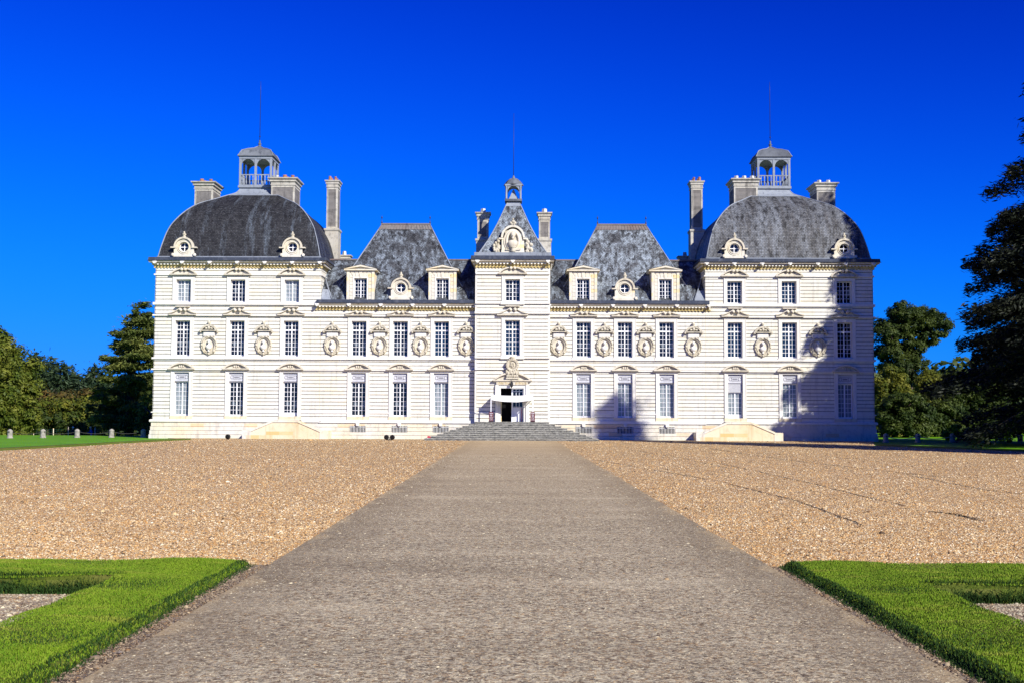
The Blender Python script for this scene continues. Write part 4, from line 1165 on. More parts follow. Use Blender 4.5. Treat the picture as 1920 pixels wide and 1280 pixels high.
q = MB(); zt = Z(335, yc); q.lathe([(cw + .26, z1 + .14), (cw + .22, z1 + .2), (cw + .12, z1 + .34), (cw * .95, z1 + .52), (cw * .6, z1 + .70), (.15, zt - .05), (.10, zt + .10), (.04, zt + .25)], (0, yc, 0), 8, sm=False); build('cupola_roof', q, 'lead', cup)
q = MB(); q.tube([(0, yc, zt), (0, yc, Z(213, yc))], [.03, .014], 6); build('lightning_rod', q, 'iron', cup)
# bust in its niche on the tower roof
zb = zTC + .34; zc = Z(452, TY + .2); q = MB()
q.box(-.95, .95, -.02, .9, zb, zb + .18)
q.torus((0, 0, zc), .52, .78, .13, 32, 7); q.torus((0, .04, zc), .70, .92, .09, 32, 6)
for k in range(16):
    a0 = math.pi * k / 16; a1 = math.pi * (k + 1) / 16; f0 = (.82 * math.cos(a0), zc + .25 + .88 * math.sin(a0)); f1 = (.82 * math.cos(a1), zc + .25 + .88 * math.sin(a1)); g0 = (.98 * math.cos(a0), zc + .25 + 1.04 * math.sin(a0)); g1 = (.98 * math.cos(a1), zc + .25 + 1.04 * math.sin(a1))
    q.prism([f1, f0, g0, g1], -.16, .9)
for s_ in (-1, 1): q.box(s_ * .62, s_ * .92, .02, .9, zb + .18, zc + .25); q.box(s_ * .84, s_ * 1.14, -.12, .9, zc + .12, zc + .25)
nich = build('roof_niche', q, 'dormer', CH, loc=(0, TY + .22, 0))
q = MB(); n = 28; q.face([(.52 * math.cos(2 * math.pi * k / n), .06, zc + .78 * math.sin(2 * math.pi * k / n)) for k in range(n)]); q.box(-.65, .65, .10, .9, zb + .1, zc + .9); build('niche_back', q, 'carved', nich)
build('bust', make_bust_mb(1.75, True), 'ped', nich, loc=(0, -.12, zc - .66))
q = MB(); q.lathe([(.10, -.1), (.24, .0), (.16, .14), (.26, .30), (.30, .36)], (0, -.12, zb + .1), 10); q.box(-.6, .6, -.12, .1, zb + .18, zb + .30)
build('bracket', q, 'carved', nich)
random.seed(5)
for s_ in (-1, 1):
    q = MB()
    for k in range(16):
        t = k / 15; xx = s_ * (1.12 + .45 * random.random()); zz = zb + .05 + (1.1 - abs(abs(xx) - 1.2) * 1.4) * random.random(); q.ell((xx, -.02 + .1 * random.random(), zz), (.13, .14, .15), 7, 5)
    q.lathe([(.18, 0), (.12, .2), (.17, .5), (.08, .8), (.12, .95)], (s_ * 1.22, .05, zb), 8)
    build('trophy', q, 'carved', nich)
q = MB()
for xx, zz, r_ in ((0, .22, .15), (-.17, .10, .12), (.17, .10, .12), (-.08, -.02, .10), (.08, -.02, .10), (0, .42, .09)): q.ell((xx, -.05, zc + 1.38 + zz), (r_, .12, r_), 8, 6)
build('crest', q, 'carved', nich)
# tower chimneys
ya = TY + TD - .9
for m in (1, -1):
    x0_, x1_ = X(47.5, 430, ya), X(68, 430, ya)
    chimney(m, x0_, x1_, ya, ya + 1.0, zTC - 1.5, Z(398.5, ya), 1, capo=.16, foot=(Z(454, ya),), potmat='whitepot', potw=.20)

# ================================================================== steps and perrons
def W(x, y, z): return CH.matrix_world @ Vector((x, y, z))
bpy.context.view_layer.update()
CHM = Matrix.Translation((X(1), D, 0)) @ Matrix.Rotation(YAW, 4, 'Z')
st = empty('entrance_steps', CHM @ Vector((0, TY, 0)), YAW)
tag(st, 'broad dark weathered stone steps rising to the central door', 'steps')
nst = 9; hstep = dz0 / nst; top_hw = X(68); bot_hw = X(155, 820)
for k in range(nst):
    t = (nst - 1 - k) / (nst - 1)                                   # 1 at bottom
    hw = top_hw + (bot_hw - top_hw) * t; yf = -(1.5 + .36 * (nst - 1 - k))
    q = MB(); q.box(-hw, hw, yf, -.22, k * hstep - (.2 if k == 0 else -.001), (k + 1) * hstep - .03)
    q.cur = 1; q.box(-hw - .04, hw + .04, yf - .04, -.22, (k + 1) * hstep - .029, (k + 1) * hstep); q.cur = 0
    build('landing' if k == nst - 1 else 'step', q, ['steps', 'stepnose'], st)
for m, lab in ((-1, 'pale ochre stone perron below the left domed pavilion, in full sun'), (1, 'ochre stone perron below the right domed pavilion, half in tree shade')):
    pr_ = empty('side_perron', CHM @ Vector((m * X(417), 0, 0)), YAW); tag(pr_, lab, 'perron', 'side perrons')
    a, b = X(23), X(63); yf = -1.75; zt = zPB1 - .02; ze = Z(810)
    q = MB(); q.prism([(-b, -.2), (b, -.2), (b, ze), (a, zt - .18), (-a, zt - .18), (-b, ze)], yf, yf + .35); build('parapet', q, 'gold', pr_)
    q = MB()
    co = [(b + .08, ze - .02), (a, zt - .18), (-a, zt - .18), (-b - .08, ze - .02)]
    for p0, p1 in zip(co[:-1], co[1:]): q.prism([(p1[0], p1[1]), (p0[0], p0[1]), (p0[0], p0[1] + .17), (p1[0], p1[1] + .17)], yf - .06, yf + .40)
    build('coping', q, 'plinth', pr_)
    for s_ in (-1, 1):
        q = MB(); q.box(s_ * b * 1.002, s_ * (b + .72), yf - .03, -.2, -.2, ze + .10); build('end_block', q, 'plinth', pr_)
        for k in range(7):
            q = MB(); x0_ = a + (b - a) * k / 7; x1_ = a + (b - a) * (k + 1) / 7; q.box(s_ * x0_, s_ * (x1_ + .0), yf + .351, -.22, -.2, zt * (1 - (k + 1) / 8)); build('step', q, 'steps', pr_)
    q = MB(); q.box(-a, a, yf + .351, -.22, -.2, zt); build('landing', q, 'steps', pr_)

# ================================================================== small things at the facade
# canopy over the door
yF = -1.25
cn = empty('entrance_canopy', CHM @ Vector((0, TY, dz0)), YAW); tag(cn, 'white canvas canopy on thin white posts in front of the entrance door', 'canopy')
cw_ = X(38.5); zt0 = Z(748, TY) - dz0; 
for s_ in (-1, 1):
    q = MB(); q.box(s_ * cw_ - .035, s_ * cw_ + .035, yF - .035, yF + .035, 0, zt0 + .10); build('post', q, 'white', cn)
    q = MB(); q.box(s_ * cw_ - .03, s_ * cw_ + .03, yF + .036, -.12, zt0 + .05, zt0 + .11); build('rail', q, 'white', cn)
q = MB(); n = 16
for k in range(n):
    x0_ = -cw_ + 2 * cw_ * k / n; x1_ = -cw_ + 2 * cw_ * (k + 1) / n
    def sag(x): return -.16 * (1 - (x / cw_) ** 2)
    q.prism([(x0_, zt0 - .06 + sag(x0_)), (x1_, zt0 - .06 + sag(x1_)), (x1_, zt0 + .36 + sag(x1_) * .5), (x0_, zt0 + .36 + sag(x0_) * .5)], yF - .05, yF - .037)
build('valance', q, 'fabric', cn)
q = MB()
for k in range(n):
    x0_ = -cw_ + 2 * cw_ * k / n; x1_ = -cw_ + 2 * cw_ * (k + 1) / n; 
    q.prism([(x0_, zt0 + .20 + sag(x0_) * .5), (x1_, zt0 + .20 + sag(x1_) * .5), (x1_, zt0 + .215 + sag(x1_) * .5), (x0_, zt0 + .215 + sag(x0_) * .5)], yF - .036, -.13)
build('roof_sheet', q, 'fabric', cn)
for s_, lab in ((-1, 'maroon upright notice stand with white lettering left of the entrance door'), (1, 'maroon upright notice stand with white lettering right of the entrance door')):
    sg = empty('notice_stand', CHM @ Vector((s_ * X(38.6) * .985, TY - 1.42, dz0)), YAW); tag(sg, lab, 'sign', 'notice stands at the door')
    q = MB(); q.box(-.18, .18, -.03, .03, .06, .80); build('board', q, 'red', sg)
    q = MB(); q.box(-.20, .20, -.14, .14, 0, .06); build('foot', q, 'iron', sg)
    q = MB(); random.seed(20 + s_)
    for z_, hh, ww in ((.66, .05, .12), (.56, .03, .10), (.46, .06, .07), (.33, .03, .13), (.24, .03, .11), (.15, .03, .12)):
        x_ = -ww
        while x_ < ww: q.box(x_, x_ + .022, -.034, -.031, z_, z_ + hh); x_ += .034
    build('lettering', q, 'white', sg)
# floodlights
def floodlight(px, py, n, lab):
    p = gp(px, py); o = empty('floodlight', p, YAW); tag(o, lab, 'floodlight', 'ground floodlights')
    for k in range(n):
        dx = (k - (n - 1) / 2) * .46
        q = MB(); q.lathe([(.03, 0), (.17, .02), (.20, .10), (.20, .22), (.13, .30), (.05, .33)], (dx, .18, .22), 14, axis='y'); build('lamp_head', q, 'iron', o)
        q = MB(); q.lathe([(.15, .0), (.15, .01)], (dx, -.152, .22), 14, axis='y'); build('lens', q, 'glass', o)
    q = MB(); q.box(-.25 if n > 1 else -.08, .25 if n > 1 else .08, .0, .10, 0, .05); q.tube([(0, .05, .02), (0, .05, .2)], .025, 6); build('bracket', q, 'iron', o)
floodlight(427, 823, 1, 'single round black floodlight on gravel before the left pavilion')
floodlight(730, 824, 2, 'twin-headed black floodlight on gravel before the left wing')
p = gp(806, 823.5); o = empty('ticket_box', p, YAW); tag(o, 'small crimson box on a flat base left of the entrance steps', 'box')
q = MB(); q.prism([(-.22, .06), (.22, .06), (.18, .27), (-.18, .30)], -.12, .12); build('body', q, 'crimson', o)
q = MB(); q.box(-.36, .30, -.16, .16, 0, .059); build('base', q, 'iron', o)

# ================================================================== GROUND
def sheet(name, pts, z0, z1, mat, **k):
    """flat slab with a polygon outline (x,y) counter-clockwise"""
    mb = MB(); n = len(pts)
    mb.face([(p[0], p[1], z1) for p in pts]); 
    for i in range(n):
        j = (i + 1) % n; mb.face([(pts[i][0], pts[i][1], z0), (pts[j][0], pts[j][1], z0), (pts[j][0], pts[j][1], z1), (pts[i][0], pts[i][1], z1)])
    return tag(build(name, mb, mat), kind='structure', **k)
# terrain
xs = np.concatenate([np.linspace(-3000, -120, 9), np.linspace(-90, 90, 61), np.linspace(120, 3000, 9)])
ys = np.concatenate([np.linspace(-400, -20, 6), np.linspace(-10, 240, 84), np.linspace(300, 4000, 9)])
def terr(x, y):
    t = min(max((y - 40) / 15, 0), 1); z = -.16 + .13 * t
    if x < -28: 
        u = min(max((y - 107) / 14, 0), 1); u = u * u * (3 - 2 * u); z -= 1.35 * u
    return z
mb = MB(); b = 0
for y in ys:
    for x in xs: mb.v.append((x, y, terr(x, y)))
nx = len(xs)
for j in range(len(ys) - 1):
    for i in range(nx - 1): a = j * nx + i; mb.fi((a, a + 1, a + nx + 1, a + nx), True)
tag(build('ground', mb, 'lawn'), kind='structure')
PL, PRt = -3.2, 3.43
gl_ = [gp(0, 844.5), gp(120, 838), gp(240, 830), gp(360, 823.5)]; gr_ = [gp(1640, 835), gp(1760, 838.5), gp(1920, 845)]
YF = D - .3
fl = gl_[0] + (gl_[0] - gl_[1]).normalized() * 25; fr_ = gr_[-1] + (gr_[-1] - gr_[1]).normalized() * 25
Y0 = 15.72
court = [(-60, Y0), (60, Y0), (fr_.x, fr_.y)] + [(p.x, p.y) for p in gr_[::-1]] + [(XO - .2, YF - .4), (-XO + 1.5, YF + .25)] + [(p.x, p.y) for p in gl_[::-1]] + [(fl.x, fl.y)]
sheet('gravel_court', court, -.3, .0, 'gravel')
rut_lines = [([gp(*p) for p in pts], wd) for pts, wd in RUTS]
rut_lines = [(pl, wd * 1.35) for pl, wd in rut_lines]
for pl, wd in rut_lines:                                     # old wheel tracks: thin bare lines, dark colour painting their furrow shade
    mb = MB(); fine = []
    for a, b in zip(pl[:-1], pl[1:]):
        for k in range(24): fine.append(a.lerp(b, k / 24))
    fine.append(pl[-1]); fine = [p + Vector((rng.normal() * .03, rng.normal() * .03, 0)) for p in fine]
    for k in range(len(fine) - 1):
        if math.sin(k * .37 + wd * 90) + rng.normal() * .5 < -1.0: continue
        a, b = fine[k], fine[k + 1]; d = (b - a).normalized(); nn = Vector((-d.y, d.x, 0)) * wd * .5 * rng.uniform(.5, 1.3)
        mb.face([(a.x - nn.x, a.y - nn.y, .003), (a.x + nn.x, a.y + nn.y, .003), (b.x + nn.x, b.y + nn.y, .003), (b.x - nn.x, b.y - nn.y, .003)])
    tag(build('wheel_track', mb, 'rutshade'), kind='structure')
def m_stonemat(name, stops, tint):
    n = N(name); g = n.n('NewGeometry'); c = n.ramp(g.outputs['Random Per Island'], stops, 'CONSTANT')
    c = n.mix(n.ramp(n.noise(n.co(), .4, 4), [(.35, .25), (.65, 0)]), c, (.22, .14, .08)); c = n.mix(1.0, c, tint, 'MULTIPLY')
    return n.fin(c, .7, .3)
M['pebble'] = m_stonemat('pebble', GR, (.93, .84, .63)); M['vergepebble'] = m_stonemat('verge_pebble', PR, (.70, .60, .42)); M['pathpebble'] = m_stonemat('path_pebble', PR, (1.10, 1.06, .80))
def stones(name, P, s, flat, mat, label):
    n = len(P); a = rng.uniform(0, 2 * math.pi, n); asp = rng.uniform(.6, 1.0, n); hh = s * flat * rng.uniform(.6, 1.3, n)
    base = np.array([(-1, -1, 0), (1, -1, 0), (1, 1, 0), (-1, 1, 0), (-.5, -.5, 1), (.5, -.5, 1), (.5, .5, 1), (-.5, .5, 1)], float)
    V = np.repeat(base[None], n, 0) * (1 + rng.normal(size=(n, 8, 3)) * .14)
    x = V[..., 0] * s[:, None]; y = V[..., 1] * (s * asp)[:, None]; z = V[..., 2] * hh[:, None]
    ca, sa = np.cos(a)[:, None], np.sin(a)[:, None]
    V = np.stack([x * ca - y * sa + P[:, 0:1], x * sa + y * ca + P[:, 1:2], z + P[:, 2:3]], -1).reshape(-1, 3)
    F_ = np.array([(0, 1, 5, 4), (1, 2, 6, 5), (2, 3, 7, 6), (3, 0, 4, 7), (4, 5, 6, 7)])
    L = (F_[None] + (np.arange(n) * 8)[:, None, None]).reshape(-1)
    me = bpy.data.meshes.new(name); me.vertices.add(8 * n); me.vertices.foreach_set('co', V.ravel()); me.loops.add(len(L)); me.loops.foreach_set('vertex_index', L)
    me.polygons.add(5 * n); me.polygons.foreach_set('loop_start', np.arange(5 * n) * 4); me.polygons.foreach_set('loop_total', np.full(5 * n, 4))
    me.materials.append(M[mat]); me.update(calc_edges=True); o = bpy.data.objects.new(name, me); COL.objects.link(o); tag(o, label, 'gravel', kind='stuff'); return o
def inpoly(x, y, poly):
    c = np.zeros(len(x), bool); j = len(poly) - 1
    for i in range(len(poly)):
        xi, yi = poly[i]; xj, yj = poly[j]; c ^= ((yi > y) != (yj > y)) & (x < (xj - xi) * (y - yi) / (yj - yi + 1e-12) + xi); j = i
    return c
NG = 880000; u = rng.uniform(0, 1, NG); ya, yb = 15.75, 93.0; y = 1 / (1 / ya - u * (1 / ya - 1 / yb)); x = rng.uniform(-.47, .47, NG) * y + .1
keep = inpoly(x, y, court) & ~((x > PL + .10 * np.sin(y * 2.1) * np.sin(y * .7) + rng.normal(size=NG) * .09) & (x < PRt + .10 * np.sin(y * 1.7) + rng.normal(size=NG) * .09))
for pl, wd in rut_lines:
    for a, b in zip(pl[:-1], pl[1:]):
        d = np.array([b.x - a.x, b.y - a.y]); L2 = d @ d; t = np.clip(((x - a.x) * d[0] + (y - a.y) * d[1]) / L2, 0, 1)
        dist = np.hypot(x - a.x - t * d[0], y - a.y - t * d[1]); keep &= (dist > wd * .5 * rng.uniform(.2, 1.4, NG)) | (rng.uniform(0, 1, NG) < .12)
x, y = x[keep], y[keep]
stones('gravel', np.stack([x, y, np.full(len(x), -.004)], 1), (.0056 + .00012 * y) * rng.lognormal(0, .38, len(x)), .8, 'pebble', 'loose tan, orange and white pebbles covering the forecourt')
NP_ = 170000; u = rng.uniform(0, 1, NP_); ya, yb = 7.5, 60.0; y = 1 / (1 / ya - u * (1 / ya - 1 / yb)); x = rng.uniform(PL + .05, PRt - .05, NP_)
stones('grit', np.stack([x, y, np.full(len(x), .010)], 1), (.0028 + .00014 * y) * rng.lognormal(0, .45, NP_), .45, 'pathpebble', 'loose grit and small brown stones on the worn path')
NV = 12000; y = rng.uniform(7, 15.7, NV); sd = rng.choice([-1, 1], NV); x = np.where(sd < 0, PL, PRt) + sd * rng.normal(.10, .10, NV)
NB = 26000; yB = rng.uniform(9, 14.4, NB); xB = np.where(rng.uniform(0, 1, NB) < .5, -1, 1) * rng.uniform(4.7, 7.0, NB)
stones('grit', np.stack([xB, yB, np.full(NB, -.132)], 1), .008 * rng.lognormal(0, .45, NB), .7, 'pathpebble', 'grey and brown stones lying in the sunken parterre beds')
stones('grit', np.stack([x, y, np.full(NV, .006)], 1), .005 * rng.lognormal(0, .5, NV), .7, 'vergepebble', 'small stones gathered along the edges of the path')
# small walk right along the facade and plant beds under the walls
sheet('path', [(PL, -12), (PRt, -12), (PRt, D - 4.4), (PL, D - 4.4)], -.3, .012, 'path')
# near verges and beds
for s_, a in ((-1, PL), (1, PRt)):
    x0_, x1_ = sorted((a, a + s_ * .35)); sheet('verge', [(x0_, -12), (x1_, -12), (x1_, Y0 - .02), (x0_, Y0 - .02)], -.3, .003, 'verge')
    x0_, x1_ = sorted((a + s_ * .9, a + s_ * 40)); sheet('parterre_bed', [(x0_, -12), (x1_, -12), (x1_, 14.6), (x0_, 14.6)], -.3, -.13, 'bed')

def ribbon(name, outer_pts, mat, kind='structure', lab=None):
    pass
# turf strips: L-shaped, slightly domed, with sloping banks
def turf(s_, xi, xo_, ycorner, ytop):
    """s_ side; xi path side x, xo_ bed side x; strip along the path plus strip along the gravel"""
    mb = MB(); H = .060; steps = 90
    def zt(x, y): return H + .012 * math.sin(x * 3.1 + y * 1.7) + .010 * math.sin(y * 4.3 - x * 2)
    # cross-section of the strip beside the path: (x offset, z)
    sec = [(0.0, -.05), (.05, .02), (.10, .058), (.20, H)] + [(.2 + (xo_ - xi - .35) * t, H) for t in (.25, .5, .75, 1)] + [(xo_ - xi - .06, .03), (xo_ - xi + .05, -.14)]
    ysA = np.linspace(-10, ycorner, 70)
    rows = []
    for y in ysA:
        row = []
        for k, (dx, z) in enumerate(sec):
            wob = .012 * math.sin(y * 5.1 + k) if k < 3 or k > 7 else 0
            x = xi + dx + wob; row.append((s_ * x, y, z if z < .05 else zt(x, y) - (H - z)))
        rows.append(row)
    for r0, r1 in zip(rows[:-1], rows[1:]):
        for k in range(len(sec) - 1):
            q_ = [r0[k], r0[k + 1], r1[k + 1], r1[k]]; mb.face(q_ if s_ > 0 else q_[::-1], None, True)
    # strip along the gravel
    sec2 = [(0, -.14), (.10, .02), (.16, .06), (.25, H)] + [(.25 + (ytop - ycorner - .35) * t, H) for t in (.25, .5, .75, 1)] + [(ytop - ycorner - .04, .06), (ytop - ycorner + .01, -.04)]
    xsB = np.concatenate([np.linspace(xi + .02, xo_ - .02, 14), np.linspace(xo_, 40, 90)])
    rows = []
    for x in xsB:
        row = []
        for k, (dy, z) in enumerate(sec2):
            wob = .03 * math.sin(x * 4.1 + k) if (k > 7 or (k < 3 and x > xo_)) else 0
            y = ycorner + dy + wob
            if x < xo_ and k < 4: z_ = H; 
            else: z_ = z
            e = min(1, max(0, (x - xi) / .16)); zz = (z_ if z_ < .05 else zt(x, y) - (H - z_)); 
            row.append((s_ * x, y, zz * e + (-.02) * (1 - e)))
        rows.append(row)
    for r0, r1 in zip(rows[:-1], rows[1:]):
        for k in range(len(sec2) - 1):
            q_ = [r0[k], r1[k], r1[k + 1], r0[k + 1]]; mb.face(q_ if s_ > 0 else q_[::-1], None, True)
    t_ = build('turf', mb, 'turf'); tag(t_, kind='structure')
    return zt
TL = (-1, 3.42, 4.72, 14.0, 15.72); TR = (1, 3.58, 4.85, 13.6, 15.72)
ztl = turf(*TL); ztr = turf(*TR)

def blades(name, P, Hs, wd, mat, lean=.35, label=None):
    """many grass blades: P (n,3) roots"""
    n = len(P); a = rng.uniform(0, 2 * math.pi, n); wv = np.stack([np.cos(a), np.sin(a), np.zeros(n)], 1) * (wd / 2)[:, None]
    b = rng.uniform(0, 2 * math.pi, n); ln = np.stack([np.cos(b), np.sin(b), np.zeros(n)], 1) * (Hs * lean * rng.uniform(.1, 1, n))[:, None]
    up = np.zeros((n, 3)); up[:, 2] = Hs
    V = np.stack([P - wv, P + wv, P + wv * .7 + up * .6 + ln * .4, P + up + ln, P - wv * .7 + up * .6 + ln * .4], 1).reshape(-1, 3)
    me = bpy.data.meshes.new(name); me.vertices.add(5 * n); me.vertices.foreach_set('co', V.ravel())
    me.loops.add(5 * n); me.loops.foreach_set('vertex_index', np.arange(5 * n)); me.polygons.add(n)
    me.polygons.foreach_set('loop_start', np.arange(n) * 5); me.polygons.foreach_set('loop_total', np.full(n, 5))
    me.materials.append(M[mat]); me.update(calc_edges=True)
    o = bpy.data.objects.new(name, me); COL.objects.link(o); tag(o, label, 'grass', kind='stuff'); return o
for (s_, xi, xo_, yc_, yt), zt, lab, side in ((TL, ztl, 'short mown green grass on the left turf border', 'left'), (TR, ztr, 'short mown green grass on the right turf border', 'right')):
    nA = 70000; y = rng.uniform(6.5, yc_ + .3, nA); x = rng.uniform(xi + .02, xo_ - .02, nA)
    nB = 70000; y2 = rng.uniform(yc_ + .12, yt - .0, nB); x2 = xo_ - .3 + rng.uniform(0, 1, nB) ** 1 * 6.0
    nC = 26000; y3 = rng.uniform(yc_, yt - .02, nC); x3 = rng.uniform(xi + .05, xo_, nC)
    x = np.concatenate([x, x2, x3]); y = np.concatenate([y, y2, y3]); 
    z = .052 + .012 * np.sin(x * 3.1 + y * 1.7) + .010 * np.sin(y * 4.3 - x * 2)
    wv_ = z - .052; z = np.where(x - xi < .2, np.interp(x - xi, [0, .05, .10, .2], [-.05, .02, .050, .058]) + wv_ * np.clip((x - xi) / .10, 0, 1) + .004, z + .008)
    P = np.stack([s_ * x, y, z], 1); h = rng.uniform(.009, .026, len(x)) * (1 + .4 * np.sin(x * 2.3 + 1) * np.sin(y * 1.9))
    blades('grass', P, h, rng.uniform(.005, .010, len(x)), 'blade', label=lab)
    nD = 9000; yD = rng.uniform(6.5, yc_ + .2, nD); xD = rng.uniform(xi + .15, xo_, nD)
    blades('grass', np.stack([s_ * xD, yD, np.full(nD, .048)], 1), rng.uniform(.012, .034, nD), rng.uniform(.005, .010, nD), 'bladedark', label=lab.replace('short mown green', 'scattered darker'))
    # long rough grass on the banks; dark blades also paint the right edge's shade
    nE = 9000 if s_ > 0 else 4500; y = rng.uniform(6.5, yt, nE); x = xi + rng.uniform(-.05, .16, nE); P = np.stack([s_ * x, y, np.interp(x - xi, [-.05, 0, .05, .10, .2], [-.01, -.01, .02, .056, .062]) + (.012 * np.sin(x * 3.1 + y * 1.7) + .010 * np.sin(y * 4.3 - x * 2)) * np.clip((x - xi) / .10, 0, 1)], 1)
    nF = 16000; x2 = xo_ + rng.uniform(-.1, 5.5, nF); y2 = yc_ + rng.uniform(-.03, .22, nF); P2 = np.stack([s_ * x2, y2, -.13 + np.clip((y2 - yc_) / .22, 0, 1) * .16], 1)
    nG = 5000; y3 = rng.uniform(6.5, yc_, nG); x3 = xo_ + rng.uniform(-.12, .05, nG); P3 = np.stack([s_ * x3, y3, -.10 - (x3 - xo_) * 1.0], 1)
    P = np.concatenate([P, P2, P3]); h = rng.uniform(.05, .12, len(P)); h[:nE] *= .42; h[-nG:] *= .6
    blades('rough_grass', P, h, rng.uniform(.006, .012, len(P)), 'bladedark', .7, label=lab.replace('short mown green', 'long dark rough').replace('on the', 'on the banks of the'))

# lawns far left and right: raised edging strips beyond the gravel
def strip(name, A, B, wd, h, mat, tilt=1):
    """grass edging between two ground points, wd metres deep away from the camera"""
    mb = MB(); n = 40; A = Vector((A[0], A[1], 0)); B = Vector((B[0], B[1], 0)); d = (B - A); nrm = Vector((-d.y, d.x, 0)).normalized()
    if nrm.y < 0: nrm = -nrm
    rows = []
    for i in range(n + 1):
        p = A + d * i / n; w1 = .05 * math.sin(i * 1.9)
        rows.append([(p.x, p.y + w1, -.05), (p.x + nrm.x * .12, p.y + nrm.y * .12 + w1, h), (p.x + nrm.x * (wd - .1), p.y + nrm.y * (wd - .1), h), (p.x + nrm.x * wd, p.y + nrm.y * wd, -.05)])
    for r0, r1 in zip(rows[:-1], rows[1:]):
        for k in range(3): mb.face([r0[k], r1[k], r1[k + 1], r0[k + 1]], None, True)
    return tag(build(name, mb, mat), kind='structure')
strip('lawn_edge', fl, gl_[3], .9, .10, 'turf'); strip('lawn_edge', gr_[0], fr_, .9, .10, 'turf')
# sandy walk behind the edging, left
A = gl_[0]; B = gl_[3]; 
mbp = [(fl.x - 0, fl.y + 2.4), (gl_[0].x, gl_[0].y + 1.6), (gl_[2].x, gl_[2].y + 1.6), (gl_[3].x, gl_[3].y + 1.2), (gl_[3].x - .4, gl_[3].y + 2.2), (gl_[2].x, gl_[2].y + 3.8), (gl_[0].x, gl_[0].y + 4.6), (fl.x, fl.y + 5.6)]
sheet('walk', mbp, -.1, -.018, 'gravel')

# ================================================================== bollards, fence, people (left) and bollards (right)
def make_bollard():
    o = empty('stone_bollard'); q = MB()
    q.lathe([(.26, -.1), (.25, .05), (.21, .12), (.20, .50), (.22, .55), (.19, .62), (.10, .70), (.02, .73)], (0, 0, 0), 12); build('shaft', q, 'bollard', o)
    q = MB(); q.torus((0, -.23, .50), .05, .05, .014, 10, 5); build('ring', q, 'iron', o)
    return o
labsL = ['pale stone bollard on the far lawn, the first from the left edge', 'pale stone bollard on the far lawn, second from the left edge', 'pale stone bollard on the far lawn nearest the person in dark clothes', 'pale stone bollard on the far lawn just right of the person in blue', 'pale stone bollard on the far lawn nearest the left corner of the chateau']
bp = []; b0 = make_bollard()
for i, (px, py) in enumerate(((18.5, 820), (80.5, 819.5), (144.5, 819), (209, 818.8), (268.5, 818.6))):
    p = gp(px, py + .6, -.03); o = b0 if i == 0 else copy_tree(b0); o.location = p; o.rotation_euler[2] = i; tag(o, labsL[i], 'bollard', 'stone bollards'); bp.append(p)
labsR = ['shaded stone bollard closest to the right corner of the chateau', 'shaded stone bollard second from the right corner of the chateau', 'shaded stone bollard beside the bright green bush', 'sunlit stone bollard between the bright bush and the right frame edge', 'stone bollard at the right edge of the frame']
br_ = []
for i, (px, py) in enumerate(((1661, 829), (1721, 829), (1786, 828.5), (1852, 828.5), (1913, 829))):
    p = gp(px, py, -.03); o = copy_tree(b0); o.location = p; tag(o, labsR[i], 'bollard', 'stone bollards'); br_.append(p)
def sagging(name, a, b, z, sg, r, mat, lab, cat, grp):
    q = MB(); n = 12; A = Vector(a) + Vector((0, 0, z)); B = Vector(b) + Vector((0, 0, z)); pts = [(A.lerp(B, k / n) - Vector((0, 0, sg * 4 * (k / n) * (1 - k / n)))) for k in range(n + 1)]
    q.tube([tuple(p - A) for p in pts], r, 5); return tag(build(name, q, mat, loc=A), lab, cat, grp)
whereL = ['at the far left of the frame', 'under the spruces', 'beside the person in blue', 'nearest the chateau corner']
for i in range(4): sagging('rope', bp[i], bp[i + 1], .5, .18, .02, 'iron', 'dark rope slung between stone bollards ' + whereL[i], 'rope', 'ropes between bollards')
whereR = ['beside the right chateau corner', 'left of the bright green bush', 'in front of the bright green bush', 'nearest the right frame edge']
for i in range(4): sagging('rope', br_[i], br_[i + 1], .5, .22, .03, 'whitepot', 'pale rope slung between stone bollards ' + whereR[i], 'rope', 'ropes between bollards')
# green wire fence with posts behind the left lawn (ground is lower there)
GZ = -1.38
M['netting'] = m_plain('green_netting', (.012, .07, .05), .6, .3)
fe = empty('wire_fence', ap(150, 812, 140) * 1.0); fe.location.z = GZ; tag(fe, 'low green wire mesh fence with wooden posts behind the left lawn', 'fence')
x0_ = ap(8, 800, 140).x; x1_ = ap(284, 800, 140).x; cx_ = fe.location.x
q = MB()
for z in (.3, .6, .9, 1.2, 1.45): q.tube([(x0_ - cx_, 0, z), (x1_ - cx_, 0, z)], .012, 4)
for k in range(60): xx = x0_ - cx_ + (x1_ - x0_) * k / 59; q.tube([(xx, 0, .02), (xx, 0, 1.45)], .008, 4)
build('mesh', q, 'netting', fe)
for px in (8, 30, 52, 63, 100, 128, 178, 204, 222, 245, 258):
    xx = ap(px, 800, 139.9).x - cx_; q = MB(); q.tube([(xx, -.05, 0), (xx, -.05, 1.5 + .3 * random.random())], .05, 6); build('post', q, 'gold' if px in (63, 128, 178, 100) else 'netting', fe)
q = MB(); 

